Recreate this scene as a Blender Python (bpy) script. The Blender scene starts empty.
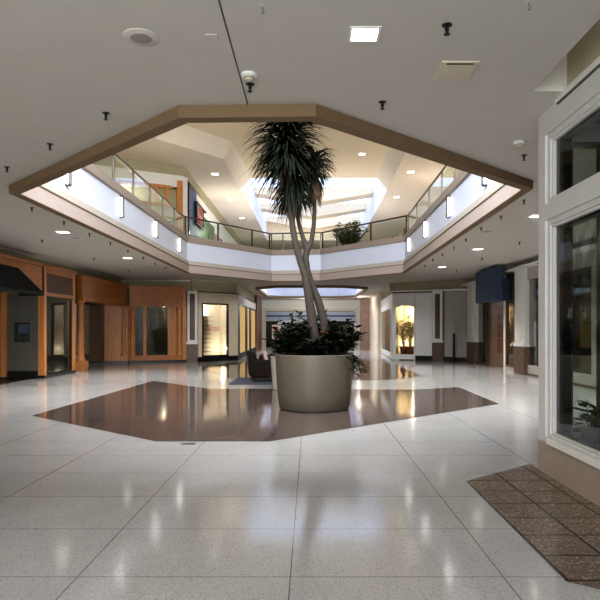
import bpy, bmesh, math, random
from mathutils import Vector, Matrix
random.seed(7)
C = bpy.context.scene.collection
F, CX, CY, EYE = 600.0, 310.0, 329.0, 1.6
ZC = 4.0            # ceiling of the lower storey
UF = 5.2            # upper floor
UC = 9.3            # upper ceiling

def P(px, py, Y):
    return Vector(((px-CX)/F*Y, Y, EYE+(CY-py)/F*Y))
def ONZ(px, py, z):
    Y = (z-EYE)*F/(CY-py)
    return Vector(((px-CX)/F*Y, Y, z))

# ------------------------------------------------------------------ materials
def lin(c):
    return tuple(((v/255)/12.92 if v/255 <= 0.04045 else ((v/255+0.055)/1.055)**2.4) for v in c)
MATS = {}
def newmat(name):
    m = bpy.data.materials.new(name); m.use_nodes = True
    nt = m.node_tree; nt.nodes.clear()
    out = nt.nodes.new('ShaderNodeOutputMaterial')
    return m, nt, out
def N(nt, t, **kw):
    n = nt.nodes.new(t)
    for k, v in kw.items():
        if k.startswith('i_'):
            n.inputs[k[2:].replace('_', ' ')].default_value = v
        else:
            setattr(n, k, v)
    return n
def plain(name, rgb, rough=0.6, metal=0.0, var=0.06, scale=3.0, bump=0.0, spec=0.5, stretch=None):
    if name in MATS: return MATS[name]
    m, nt, out = newmat(name)
    b = N(nt, 'ShaderNodeBsdfPrincipled')
    b.inputs['Roughness'].default_value = rough; b.inputs['Metallic'].default_value = metal
    b.inputs['Specular IOR Level'].default_value = spec
    tc = N(nt, 'ShaderNodeTexCoord')
    no = N(nt, 'ShaderNodeTexNoise'); no.inputs['Scale'].default_value = scale; no.inputs['Detail'].default_value = 4
    src = tc.outputs['Object']
    if stretch:
        mp = N(nt, 'ShaderNodeMapping'); mp.inputs['Scale'].default_value = stretch
        nt.links.new(src, mp.inputs['Vector']); src = mp.outputs['Vector']
    nt.links.new(src, no.inputs['Vector'])
    r = N(nt, 'ShaderNodeValToRGB'); c = lin(rgb)
    r.color_ramp.elements[0].position = 0.3; r.color_ramp.elements[1].position = 0.7
    r.color_ramp.elements[0].color = tuple(max(0, v*(1-var)) for v in c)+(1,)
    r.color_ramp.elements[1].color = tuple(min(1, v*(1+var)) for v in c)+(1,)
    nt.links.new(no.outputs['Fac'], r.inputs['Fac']); nt.links.new(r.outputs['Color'], b.inputs['Base Color'])
    if bump:
        bp = N(nt, 'ShaderNodeBump'); bp.inputs['Strength'].default_value = bump
        nt.links.new(no.outputs['Fac'], bp.inputs['Height']); nt.links.new(bp.outputs['Normal'], b.inputs['Normal'])
    nt.links.new(b.outputs[0], out.inputs[0]); MATS[name] = m
    return m
def wood(name, rgb, rough=0.35, axis=2):
    st = [9.0, 9.0, 9.0]; st[axis] = 0.7
    return plain(name, rgb, rough, 0, 0.20, 2.2, 0.02, 0.4, tuple(st))
def emit(name, rgb, s):
    m, nt, out = newmat(name)
    e = N(nt, 'ShaderNodeEmission'); e.inputs[0].default_value = lin(rgb)+(1,); e.inputs[1].default_value = s
    nt.links.new(e.outputs[0], out.inputs[0]); return m
def glass(name, tint=(235, 240, 238), rough=0.02, ior=1.5):
    m, nt, out = newmat(name)
    t = N(nt, 'ShaderNodeBsdfTransparent'); t.inputs[0].default_value = lin(tint)+(1,)
    g = N(nt, 'ShaderNodeBsdfGlossy'); g.inputs['Roughness'].default_value = rough
    fr = N(nt, 'ShaderNodeFresnel'); fr.inputs[0].default_value = ior
    # the shop panes are two-sided: keep the reflection the same from both sides
    geo = N(nt, 'ShaderNodeNewGeometry')
    mu = N(nt, 'ShaderNodeMix'); mu.data_type = 'FLOAT'
    mu.inputs['A'].default_value = ior; mu.inputs['B'].default_value = 1/ior
    nt.links.new(geo.outputs['Backfacing'], mu.inputs['Factor'])
    # Fresnel node already inverts for back faces, so feed the reciprocal there
    nt.links.new(mu.outputs['Result'], fr.inputs[0])
    mx = N(nt, 'ShaderNodeMixShader')
    nt.links.new(fr.outputs[0], mx.inputs[0]); nt.links.new(t.outputs[0], mx.inputs[1]); nt.links.new(g.outputs[0], mx.inputs[2])
    nt.links.new(mx.outputs[0], out.inputs[0]); return m

def stone_floor(name, base, dark, light, tile, off, joint, jcol, rough, specks=60., patchy=0.06, spk=0.5):
    """polished terrazzo or granite with saw-cut joints"""
    m, nt, out = newmat(name)
    L = nt.links.new
    b = N(nt, 'ShaderNodeBsdfPrincipled'); b.inputs['Roughness'].default_value = rough
    geo = N(nt, 'ShaderNodeNewGeometry')
    vo = N(nt, 'ShaderNodeTexVoronoi'); vo.inputs['Scale'].default_value = specks
    L(geo.outputs['Position'], vo.inputs['Vector'])
    sep = N(nt, 'ShaderNodeSeparateColor'); L(vo.outputs['Color'], sep.inputs[0])
    r = N(nt, 'ShaderNodeValToRGB')
    e = r.color_ramp.elements
    e[0].position = 0.0; e[0].color = lin(dark)+(1,)
    e[1].position = 1.0; e[1].color = lin(light)+(1,)
    x = e.new(0.06+0.1*spk); x.color = lin(base)+(1,)
    x = e.new(1-0.02-0.2*spk); x.color = lin(base)+(1,)
    L(sep.outputs[0], r.inputs['Fac'])
    no = N(nt, 'ShaderNodeTexNoise'); no.inputs['Scale'].default_value = 0.9; no.inputs['Detail'].default_value = 5
    L(geo.outputs['Position'], no.inputs['Vector'])
    mr = N(nt, 'ShaderNodeMapRange'); mr.inputs['From Min'].default_value = 0.3; mr.inputs['From Max'].default_value = 0.7
    mr.inputs['To Min'].default_value = 1-patchy; mr.inputs['To Max'].default_value = 1+patchy
    L(no.outputs['Fac'], mr.inputs['Value'])
    hs = N(nt, 'ShaderNodeHueSaturation'); L(mr.outputs[0], hs.inputs['Value']); L(r.outputs['Color'], hs.inputs['Color'])
    # joints
    sp = N(nt, 'ShaderNodeSeparateXYZ'); L(geo.outputs['Position'], sp.inputs[0])
    facs = []
    for ax in (0, 1):
        a = N(nt, 'ShaderNodeMath', operation='SUBTRACT'); L(sp.outputs[ax], a.inputs[0]); a.inputs[1].default_value = off[ax]-100*tile[ax]
        md = N(nt, 'ShaderNodeMath', operation='MODULO'); L(a.outputs[0], md.inputs[0]); md.inputs[1].default_value = tile[ax]
        lt = N(nt, 'ShaderNodeMath', operation='LESS_THAN'); L(md.outputs[0], lt.inputs[0]); lt.inputs[1].default_value = joint
        facs.append(lt)
    mxx = N(nt, 'ShaderNodeMath', operation='MAXIMUM'); L(facs[0].outputs[0], mxx.inputs[0]); L(facs[1].outputs[0], mxx.inputs[1])
    mix = N(nt, 'ShaderNodeMix'); mix.data_type = 'RGBA'
    L(mxx.outputs[0], mix.inputs['Factor']); L(hs.outputs[0], mix.inputs['A']); mix.inputs['B'].default_value = lin(jcol)+(1,)
    L(mix.outputs['Result'], b.inputs['Base Color'])
    # very slight waviness so that reflections stretch like polished stone
    n2 = N(nt, 'ShaderNodeTexNoise'); n2.inputs['Scale'].default_value = 14; n2.inputs['Detail'].default_value = 2
    L(geo.outputs['Position'], n2.inputs['Vector'])
    bp = N(nt, 'ShaderNodeBump'); bp.inputs['Strength'].default_value = 0.03; bp.inputs['Distance'].default_value = 0.02
    L(n2.outputs['Fac'], bp.inputs['Height']); L(bp.outputs['Normal'], b.inputs['Normal'])
    L(b.outputs[0], out.inputs[0]); return m

M = dict(
    terrazzo=stone_floor('terrazzo', (188, 187, 187), (136, 134, 133), (208, 207, 206), (1.375, 0.93), (-0.13, 3.87), 0.007, (100, 98, 96), 0.11, 150, 0.05, 0.8),
    granite=stone_floor('red_granite', (96, 83, 78), (60, 50, 47), (132, 118, 111), (0.46, 0.46), (-0.13, 8.54), 0.012, (58, 50, 47), 0.06, 60, 0.10, 0.9),
    granite2=stone_floor('rough_granite', (120, 104, 92), (78, 66, 58), (180, 166, 152), (0.42, 0.42), (1.63, 3.8), 0.02, (28, 23, 20), 0.25, 75, 0.12, 0.7),
    ceil=plain('ceiling_paint', (196, 190, 181), 0.9, var=0.02),
    olive=plain('olive_paint', (164, 157, 130), 0.85, var=0.03),
    olivelit=plain('olive_paint_lit', (186, 178, 148), 0.85, var=0.03),  # same olive paint, lightened to stand in for light inside the slot
    tan=plain('tan_paint', (122, 100, 74), 0.8, var=0.03),
    pink=plain('warm_white_paint', (186, 172, 166), 0.8, var=0.02),
    grey=plain('grey_paint', (190, 184, 178), 0.7, var=0.02),
    white=plain('white_paint', (222, 220, 215), 0.55, var=0.02),
    panel=plain('white_fascia', (218, 226, 246), 0.45, var=0.015),
    ledge=plain('ledge_paint', (160, 148, 140), 0.6, var=0.03),
    cream=plain('cream_paint', (224, 210, 184), 0.85, var=0.02),
    creamwall=plain('cream_wall', (214, 200, 176), 0.8, var=0.02),
    upceil=plain('upper_ceiling_paint', (222, 212, 198), 0.9, var=0.02),
    bay=plain('bay_paint', (204, 201, 196), 0.6, var=0.02),
    baybase=plain('bay_base_paint', (160, 145, 130), 0.7, var=0.04),
    wood=wood('orange_oak', (192, 130, 78)), woody=wood('orange_oak_level', (172, 110, 60), axis=0),
    woodx=wood('orange_oak_flat', (172, 110, 60), axis=1),
    wooddark=wood('brown_wood', (104, 66, 42)),
    brownpanel=plain('brown_panel', (92, 66, 52), 0.5, var=0.08),
    brownlight=plain('brown_wall', (124, 98, 82), 0.4, var=0.06),
    black=plain('black_base', (20, 19, 18), 0.35, var=0.1),
    blackmetal=plain('black_metal', (26, 26, 27), 0.4, 0.3, var=0.1),
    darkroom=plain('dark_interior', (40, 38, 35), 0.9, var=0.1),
    greywall=plain('grey_shop_wall', (92, 90, 80), 0.7, var=0.04),
    greypanel=plain('grey_panel', (168, 162, 154), 0.6, var=0.03),
    brick=plain('brown_stone', (96, 76, 64), 0.45, var=0.35, scale=9),
    blue=plain('navy_fabric', (50, 66, 92), 0.75, var=0.06, scale=20),
    upblue=plain('blue_panel', (66, 88, 128), 0.6, var=0.06),
    awn=plain('black_awning_cloth', (24, 26, 27), 0.85, var=0.1),
    slat=plain('blind_slats', (150, 140, 122), 0.6, var=0.03),
    metal=plain('bronze_metal', (96, 88, 80), 0.35, 0.7, var=0.05),
    planter=plain('planter_fibreglass', (88, 81, 70), 0.42, var=0.04),
    planter2=plain('pale_planter', (150, 141, 127), 0.45, var=0.04),
    soil=plain('soil', (40, 30, 24), 0.95, var=0.4, scale=30, bump=0.4),
    bark=plain('palm_bark', (48, 40, 32), 0.85, var=0.35, scale=12, bump=0.5, stretch=(1, 1, 3)),
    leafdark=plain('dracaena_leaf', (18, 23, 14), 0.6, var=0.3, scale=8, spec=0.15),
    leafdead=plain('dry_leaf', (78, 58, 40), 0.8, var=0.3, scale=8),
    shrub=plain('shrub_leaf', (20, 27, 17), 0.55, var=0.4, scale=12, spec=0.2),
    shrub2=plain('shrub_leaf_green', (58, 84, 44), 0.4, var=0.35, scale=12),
    orangeleaf=plain('orange_leaf', (140, 74, 40), 0.5, var=0.3, scale=12),
    stem=plain('shrub_stem', (60, 50, 36), 0.8, var=0.2),
    leather=plain('brown_leather', (26, 16, 13), 0.6, var=0.12, scale=6, spec=0.15),
    cushion=plain('dusty_cushion', (176, 152, 140), 0.9, var=0.06),
    rug=plain('slate_rug', (74, 78, 88), 0.95, var=0.1, scale=30),
    terra=plain('terracotta', (164, 92, 54), 0.7, var=0.1),
    paneglow=emit('shop_pane_glow', (246, 206, 142), 0.5), litcream=plain('lit_cream', (240, 230, 214), 0.8, var=0.03), warmwall=plain('warm_wall', (236, 218, 186), 0.8, var=0.05),  # the emissive colour stands for light from inside the shop
    pale=plain('pale_display', (236, 228, 214), 0.7, var=0.03),
    red=plain('red_paint', (206, 30, 46), 0.5, var=0.05),
    redtext=plain('red_letters', (196, 60, 70), 0.6, var=0.03),
    green=plain('green_panel', (70, 92, 68), 0.6, var=0.05),
    brickpale=plain('pale_brick', (168, 146, 136), 0.8, var=0.2, scale=6), rose=plain('rose_panel', (190, 150, 138), 0.7, var=0.05),
    bluegrey=plain('blue_grey_band', (176, 186, 204), 0.5, var=0.03),
    picgreen=plain('picture_green', (44, 54, 34), 0.5, var=0.5, scale=6),
    picblue=plain('picture_blue', (66, 80, 100), 0.5, var=0.3, scale=3),
    picdark=plain('picture_dark', (26, 30, 28), 0.5, var=0.3, scale=6),
    ventm=plain('vent_metal', (200, 188, 164), 0.5, var=0.05),
    speakerm=plain('speaker_grille', (150, 142, 136), 0.7, var=0.1, scale=80),
    jointm=plain('joint_line', (90, 84, 78), 0.9, var=0.05),
    glass=glass('shop_glass', (222, 222, 219)),
    railglass=glass('rail_glass', (240, 245, 240), 0.02, 1.3),
    darkglass=glass('tinted_glass', (232, 236, 235), 0.015, 1.36),
    sky=emit('skylight_glow', (204, 220, 255), 2.0),
    lamp=emit('lamp_glow', (255, 250, 240), 6.0),
    tube=emit('sconce_glow', (255, 250, 238), 11.0),
    warmlamp=emit('warm_glow', (255, 214, 150), 6.0),
)

# ------------------------------------------------------------------ mesh builder
class MB:
    def __init__(s): s.bm = bmesh.new()
    def poly(s, pts):
        return s.bm.faces.new([s.bm.verts.new(p) for p in pts])
    def hexa(s, b, t):
        vb = [s.bm.verts.new(p) for p in b]; vt = [s.bm.verts.new(p) for p in t]
        s.bm.faces.new(vb[::-1]); s.bm.faces.new(vt)
        n = len(vb)
        for i in range(n):
            j = (i+1) % n; s.bm.faces.new((vb[i], vb[j], vt[j], vt[i]))
        return s
    def box(s, x0, x1, y0, y1, z0, z1):
        q = [(x0, y0), (x1, y0), (x1, y1), (x0, y1)]
        return s.hexa([(x, y, z0) for x, y in q], [(x, y, z1) for x, y in q])
    def prism(s, pts2, z0, z1):
        return s.hexa([(x, y, z0) for x, y in pts2], [(x, y, z1) for x, y in pts2])
    def seg(s, A, B, s0, s1, z0, z1, d0, d1):
        """box along A->B between distances s0..s1, offset d0..d1 to the left-hand normal"""
        u = (Vector(B)-Vector(A)).normalized(); n = Vector((-u.y, u.x))
        A = Vector(A)
        q = [A+u*s0+n*d0, A+u*s1+n*d0, A+u*s1+n*d1, A+u*s0+n*d1]
        return s.hexa([(p.x, p.y, z0) for p in q], [(p.x, p.y, z1) for p in q])
    def frame(s, A, B, s0, s1, z0, z1, d0, d1, w, wb=None, wt=None):
        wb = w if wb is None else wb; wt = w if wt is None else wt
        s.seg(A, B, s0, s0+w, z0, z1, d0, d1); s.seg(A, B, s1-w, s1, z0, z1, d0, d1)
        s.seg(A, B, s0+w, s1-w, z0, z0+wb, d0, d1); s.seg(A, B, s0+w, s1-w, z1-wt, z1, d0, d1)
        return s
    def lathe(s, c, prof, n=32, cap0=True, cap1=True):
        rings = []
        for r, z in prof:
            rings.append([s.bm.verts.new((c[0]+r*math.cos(2*math.pi*i/n), c[1]+r*math.sin(2*math.pi*i/n), c[2]+z)) for i in range(n)])
        for a, b in zip(rings, rings[1:]):
            for i in range(n):
                j = (i+1) % n; s.bm.faces.new((a[i], a[j], b[j], b[i]))
        if cap0: s.bm.faces.new(rings[0][::-1])
        if cap1: s.bm.faces.new(rings[-1])
        return s
    def tube(s, pts, rad, n=10):
        pts = [Vector(p) for p in pts]
        if not hasattr(rad, '__len__'): rad = [rad]*len(pts)
        rings = []; ref = Vector((0.13, 0.97, 0.05)).normalized()
        for i, p in enumerate(pts):
            d = (pts[min(i+1, len(pts)-1)]-pts[max(i-1, 0)]).normalized()
            a = d.cross(ref)
            if a.length < 0.05: a = d.cross(Vector((1, 0, 0)))
            a.normalize(); b = d.cross(a)
            rings.append([s.bm.verts.new(p+(a*math.cos(2*math.pi*k/n)+b*math.sin(2*math.pi*k/n))*rad[i]) for k in range(n)])
        for a, b in zip(rings, rings[1:]):
            for i in range(n):
                j = (i+1) % n; s.bm.faces.new((a[i], a[j], b[j], b[i]))
        s.bm.faces.new(rings[0][::-1]); s.bm.faces.new(rings[-1])
        return s
    def blade(s, p, d, L, w, droop, n=5):
        p = Vector(p); d = Vector(d).normalized(); prev = None
        for i in range(n+1):
            t = i/n
            side = d.cross(Vector((0, 0, 1)))
            if side.length < 1e-3: side = Vector((1, 0, 0))
            side.normalize()
            ww = w*(0.55+1.2*t if t < 0.35 else max(0.05, 1.0*(1-t)/0.65))
            a = s.bm.verts.new(p-side*ww/2); b = s.bm.verts.new(p+side*ww/2)
            if prev: s.bm.faces.new((prev[0], prev[1], b, a))
            prev = (a, b)
            p = p+d*(L/n); d = (d+Vector((0, 0, -droop))).normalized()
    def leaf(s, p, d, L, w):
        p = Vector(p); d = Vector(d).normalized()
        side = d.cross(Vector((random.uniform(-.4, .4), random.uniform(-.4, .4), 1)))
        if side.length < 1e-3: side = Vector((1, 0, 0))
        side.normalize(); up = side.cross(d)
        m1 = p+d*L*.35-up*L*.04; m2 = p+d*L*.7-up*L*.02; tip = p+d*L-up*L*.14
        v = [s.bm.verts.new(q) for q in (p, m1-side*w*.5+up*w*.15, m1, m1+side*w*.5+up*w*.15, m2-side*w*.4+up*w*.1, m2, m2+side*w*.4+up*w*.1, tip)]
        for f in ((0, 2, 1), (0, 3, 2), (1, 2, 5, 4), (2, 3, 6, 5), (4, 5, 7), (5, 6, 7)):
            s.bm.faces.new([v[k] for k in f])
    def build(s, name, mat, parent=None, bevel=0, smooth=False, loc=None, keep_normals=False):
        if not keep_normals: bmesh.ops.recalc_face_normals(s.bm, faces=s.bm.faces)
        me = bpy.data.meshes.new(name); s.bm.to_mesh(me); s.bm.free()
        if smooth:
            for p in me.polygons: p.use_smooth = True
        me.materials.append(mat)
        o = bpy.data.objects.new(name, me); C.objects.link(o)
        if parent is not None:
            o.parent = parent
            o.matrix_parent_inverse = Matrix.Translation(-parent_world(parent))
        if bevel:
            md = o.modifiers.new('bevel', 'BEVEL'); md.width = bevel; md.segments = 2; md.limit_method = 'ANGLE'
        if smooth:
            try:
                me.set_sharp_from_angle(angle=math.radians(40))
            except Exception: pass
        return o
def parent_world(o):
    v = Vector(o.location)
    while o.parent is not None:
        v = o.matrix_parent_inverse @ v if False else v
        o = o.parent
        v = v+Vector(o.location) if False else v
        break
    return v
def thing(name, label, cat, loc=(0, 0, 0), group=None):
    o = bpy.data.objects.new(name, None); C.objects.link(o); o.location = loc
    o.empty_display_size = 0.1
    o['label'] = label; o['category'] = cat; o['kind'] = 'thing'
    if group: o['group'] = group
    return o
def tag(o, label, cat, group=None, kind='thing'):
    o['label'] = label; o['category'] = cat
    if group: o['group'] = group
    if kind: o['kind'] = kind
    return o
def struct(o):
    o['kind'] = 'structure'; return o
def dup(root, loc, label, group=None):
    r = root.copy(); C.objects.link(r); r.location = loc; r['label'] = label
    if group: r['group'] = group
    for ch in root.children:
        c = ch.copy(); C.objects.link(c); c.parent = r
        for g in ch.children:
            d = g.copy(); C.objects.link(d); d.parent = c
    return r
def ray(px, A, B):
    """distance along A->B (plan view) where the sight line of image column px meets it"""
    A = Vector(A); u = (Vector(B)-A).normalized(); k = (px-CX)/F
    # A.x + u.x s = k (A.y + u.y s)
    return (k*A.y-A.x)/(u.x-k*u.y)
def inset(poly, d):
    """offset a CCW polygon inwards by d"""
    n = len(poly); out = []
    for i in range(n):
        p0, p1, p2 = Vector(poly[i-1]), Vector(poly[i]), Vector(poly[(i+1) % n])
        u1 = (p1-p0).normalized(); u2 = (p2-p1).normalized()
        n1 = Vector((-u1.y, u1.x)); n2 = Vector((-u2.y, u2.x))
        b = (n1+n2); b = b/ (1+n1.dot(n2))
        out.append(tuple(p1+b*d))
    return out
def ring(poly, prof):
    """sweep a list of (inset, z) round the polygon"""
    mb = MB(); loops = []
    for d, z in prof:
        loops.append([mb.bm.verts.new((x, y, z)) for x, y in inset(poly, d)])
    n = len(poly)
    for a, b in zip(loops, loops[1:]):
        for i in range(n):
            j = (i+1) % n; mb.bm.faces.new((a[i], a[j], b[j], b[i]))
    return mb
def holed(outer, holes, z):
    mb = MB(); bm = mb.bm; edges = []
    for lp in [outer]+holes:
        vs = [bm.verts.new((x, y, z)) for x, y in lp]
        for i in range(len(vs)): edges.append(bm.edges.new((vs[i], vs[(i+1) % len(vs)])))
    bmesh.ops.triangle_fill(bm, use_beauty=True, use_dissolve=False, edges=edges, normal=(0, 0, -1))
    return mb

# ================================================================== SETTING
OCT = [(-1.4, 6.47), (0.05, 6.42), (3.58, 9.72), (3.83, 24.2), (0.5, 28.4), (-1.85, 28.7), (-5.0, 24.4), (-5.0, 10.03)]
OCT2 = [(-1.9, 33.0), (1.9, 33.0), (3.3, 34.4), (3.3, 42.6), (2.0, 44), (-1.8, 44), (-3.1, 42.6), (-3.1, 34.4)]

struct(MB().box(-14, 12, -5, 60, -0.3, 0).build('floor', M['terrazzo']))
inl = [
    [(-2.2, 8.54), (-0.57, 8.54), (4.03, 12.8), (4.08, 16.5), (2.75, 15.8), (-2.75, 16.1), (-4.84, 18.5), (-5.12, 11.05)],
    [(-2.1, 18.2), (2.6, 18.9), (3.85, 20.4), (3.8, 27), (2.6, 30), (2.6, 49), (-2.6, 49), (-2.6, 30), (-4.4, 26.5), (-4.4, 24)],
]
for i, pl in enumerate(inl):
    mb = MB(); mb.poly([(x, y, 0.004) for x, y in pl]); struct(mb.build('floor_inlay', M['granite']))
mb = MB(); mb.poly([(x, y, 0.004) for x, y in [(1.62, 3.8), (1.8, 3.66), (2.6, 3.0), (2.6, 7.1), (1.64, 6.3)]])
struct(mb.build('floor_inlay', M['granite2']))
mb = MB(); mb.box(-9.05, -8.9, 12, 19.3, 0, 0.006).box(-12, -9.05, 12, 21.8, 0, 0.006); struct(mb.build('floor_shop', M['black']))

# lower ceiling with the two octagonal cut-outs and the slot above the near shop window
outer = [(-9.9, -4), (2.24, -4), (2.24, 6.07), (9.2, 6.07), (9.2, 51), (-9.9, 51)]
struct(holed(outer, [OCT, OCT2], ZC).build('ceiling', M['ceil']))
struct(holed([(-14, 1), (12, 1), (12, 60), (-14, 60)], [OCT, OCT2], UF).build('floor_upper', M['greypanel']))
struct(ring(OCT, [(-0.03, ZC), (-0.03, ZC-0.135), (0.13, ZC-0.135), (0.13, ZC-0.12)]).build('trim_1', M['tan']))
struct(ring(OCT, [(0.085, ZC-0.125), (0.085, 4.19)]).build('trim_2', M['pink']))
struct(ring(OCT, [(0.085, 4.19), (0.10, 4.19), (0.10, 4.215), (0.07, 4.215)]).build('trim_3', M['tan']))
struct(ring(OCT, [(0.07, 4.215), (0.05, 4.38), (-0.02, 4.40)]).build('trim_4', M['grey']))
struct(ring(OCT, [(0, 4.39), (0, 5.12)]).build('wall_balcony', M['panel']))
struct(ring(OCT, [(0, 5.12), (0.03, 5.12), (0.03, 5.15), (0.05, 5.15), (0.05, 5.36), (0.02, 5.385), (-0.28, 5.385), (-0.28, UF)]).build('trim_5', M['ledge']))
struct(ring(OCT2, [(-0.03, ZC), (-0.03, ZC-0.135), (0.13, ZC-0.135), (0.13, 4.0)]).build('trim_6', M['tan']))
struct(ring(OCT2, [(0.06, ZC-0.12), (0.06, 4.3), (0, 4.3), (0, 5.2), (0.05, 5.2), (0.05, 5.38), (-0.25, 5.38), (-0.25, UF)]).build('wall_balcony_far', M['panel']))
struct(MB().box(-0.672, -0.658, -4, 6.42, ZC-0.002, ZC).build('trim_7', M['jointm']))

# slot above the near window
mb = MB(); mb.box(2.2, 2.24, -4, 6.12, ZC+0.004, 4.9); mb.box(2.24, 2.6, 6.07, 6.12, ZC+0.004, 4.9); mb.box(2.2, 2.7, -4, 6.12, 4.9, 4.95)
struct(mb.build('ceiling_slot', M['ceil']))

# near shop bay ---------------------------------------------------------
BX = 2.6
mb = MB(); mb.box(BX, BX+0.3, 6.64, 6.83, 0.35, ZC)
mb.box(BX, BX+0.3, -4, 6.64, 3.74, 4.0); mb.box(BX, BX+0.3, -4, 6.64, 2.80, 2.97)
for y in (3.2, 0.0, -3.2): mb.box(BX, BX+0.3, y-0.1, y+0.1, 0.42, 3.74)
mb.box(3.75, 8.2, 6.73, 6.83, 0, ZC); mb.box(BX+0.3, 3.75, 6.73, 6.83, 0, 0.44); mb.box(BX+0.3, 3.75, 6.73, 6.83, 3.7, ZC)
struct(mb.build('wall_right_near', M['bay']))
struct(MB().box(BX, BX+0.3, -4, 6.83, 0, 0.35).build('baseboard_right_near', M['baybase'], bevel=0.004))
struct(MB().box(BX-0.035, BX+0.3, -4, 6.52, 0.352, 0.42).build('trim_8', M['white'], bevel=0.006))
struct(MB().box(BX, BX+0.3, -4, 6.07, 4.0, 4.9).build('wall_right_slot', M['olivelit']))
struct(MB().box(BX-0.035, BX+0.02, -4, 6.3, 3.965, 4.02).build('trim_9', M['white'])); struct(MB().box(BX-0.02, BX+0.02, -4, 6.28, 3.95, 3.963).build('trim_13', M['jointm']))
wi = 1
for (y0, y1) in ((3.3, 6.64), (0.1, 3.1), (-3.1, -0.1)):
    for (z0, z1) in ((0.42, 2.80), (2.97, 3.74)):
        A, B = (BX, y1), (BX, y0); L = y1-y0
        fr = MB(); fr.frame(A, B, 0, L, z0, z1, 0.03, 0.14, 0.07, 0.03 if z0 < 1 else 0.06, 0.06)
        fr.frame(A, B, 0.07, L-0.07, z0+0.03, z1-0.06, 0.05, 0.16, 0.035, 0.02, 0.03)
        f = struct(fr.build('window_%d' % wi, M['bay'], bevel=0.004)); wi += 1
        g = MB(); g.seg(A, B, 0.10, L-0.10, z0+0.05, z1-0.09, 0.08, 0.085); g.build('glass_pane', M['darkglass'], f)
        k = MB(); k.frame(A, B, 0.10, L-0.10, z0+0.05, z1-0.09, 0.09, 0.18, 0.17, 0.03, 0.03); k.build('gasket', M['blackmetal'], f)
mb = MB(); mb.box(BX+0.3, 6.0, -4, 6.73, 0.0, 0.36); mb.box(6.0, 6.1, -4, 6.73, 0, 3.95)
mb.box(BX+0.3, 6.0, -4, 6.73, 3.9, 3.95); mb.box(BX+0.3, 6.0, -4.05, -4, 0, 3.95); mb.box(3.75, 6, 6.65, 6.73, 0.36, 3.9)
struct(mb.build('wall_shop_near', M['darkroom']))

f = struct(MB().frame((BX+0.3, 6.73), (3.75, 6.73), 0, 0.85, 0.44, 3.7, 0.0, 0.1, 0.05).box(3.26, 3.34, 6.74, 6.83, 0.44, 3.7).build('window_7', M['blackmetal']))
MB().box(BX+0.33, 3.73, 6.78, 6.785, 0.46, 3.68).build('glass_pane', M['railglass'], f)
# left side walls -------------------------------------------------------
mb = MB(); mb.box(-12.1, -12, -4, 29.5, 0, 5.2); mb.box(-9.25, -9.1, -4, 29.2, 3.66, ZC); mb.box(-9.25, -9.1, -4, 12.0, 0, 3.66)
mb.seg((-9.25, 29.0), (-5.9, 29.75), 0, 3.6, 3.45, ZC, -0.15, 0.15)
struct(mb.build('wall_left', M['olive']))
struct(MB().seg((-9.1, -4), (-9.1, 28.9), 0, 33, ZC-0.06, ZC, -0.07, 0.0).seg((-9.1, 28.9), (-5.9, 29.6), 0, 3.4, ZC-0.06, ZC, -0.07, 0).build('trim_10', M['ceil']))

# ---- storefront with the tall display box
LBL = {}
t = thing('display_case', 'oak-framed floor-to-header shop display case between awning and wooden arcade', 'display case', (-8.9, 20.5, 0))
A, B = (-8.55, 19.3), (-8.55, 21.85)
for s0 in (0.0, 2.37):
    MB().seg(A, B, s0, s0+0.18, 0.1, 3.62, 0, 0.2).build('post', M['wood'], t, bevel=0.006)
MB().seg(A, B, 0.18, 2.37, 2.68, 2.80, 0, 0.15).seg(A, B, 0.18, 2.37, 3.42, 3.60, 0, 0.15).build('header_rail', M['woodx'], t)
MB().seg(A, B, -0.04, 2.6, 3.60, 3.68, -0.05, 0.25).build('crown', M['woodx'], t)
MB().seg(A, B, 0.18, 2.37, 2.80, 3.42, 0.05, 0.1).build('header_panel', M['brownpanel'], t)
MB().seg(A, B, 0.18, 2.37, 0.12, 2.68, 0.08, 0.09).build('glass_panel', M['glass'], t)
MB().frame(A, B, 0.18, 2.37, 0.10, 2.68, 0.05, 0.12, 0.05).build('glass_frame', M['blackmetal'], t)
MB().seg(A, B, -0.03, 2.58, 0, 0.1, -0.01, 0.25).build('base', M['black'], t)
mb = MB(); mb.box(-9.75, -8.75, 19.33, 19.4, 0.25, 2.76); mb.build('side_panel', M['greywall'], t)
MB().box(-9.75, -8.75, 19.31, 19.42, 0, 0.25).build('side_base', M['black'], t)
MB().box(-9.75, -8.56, 19.3, 19.42, 2.76, 3.62).build('side_header', M['woody'], t)
mb = MB(); mb.box(-10.0, -9.95, 19.4, 21.9, 0, 3.6); mb.box(-9.9, -8.6, 21.85, 21.9, 0, 3.6); mb.build('back_panel', M['greywall'], t)
mb = MB(); mb.box(-9.5, -9.45, 20.0, 20.5, 0.12, 2.5); mb.box(-9.4, -9.35, 21.0, 21.5, 0.12, 2.5); mb.build('inner_screen', M['brick'], t)
# poster
t = thing('poster', 'small landscape poster on the grey panel under the black awning', 'poster', (-9.3, 19.32, 1.5))
mb = MB(); a, b = P(14.5, 342, 19.31), P(29.5, 322.5, 19.31)
mb.box(a.x, b.x, 19.305, 19.33, a.z, b.z); pp = mb.build('print', M['picdark'], t)
mb = MB(); mb.box(a.x+0.12, b.x-0.01, 19.30, 19.306, a.z+(b.z-a.z)*.45, b.z-0.06); mb.build('sky_area', M['picblue'], pp)
mb = MB(); mb.box(a.x+0.1, b.x-0.01, 19.30, 19.306, a.z+0.02, a.z+(b.z-a.z)*.4); mb.build('field_area', M['picgreen'], pp)
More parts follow.
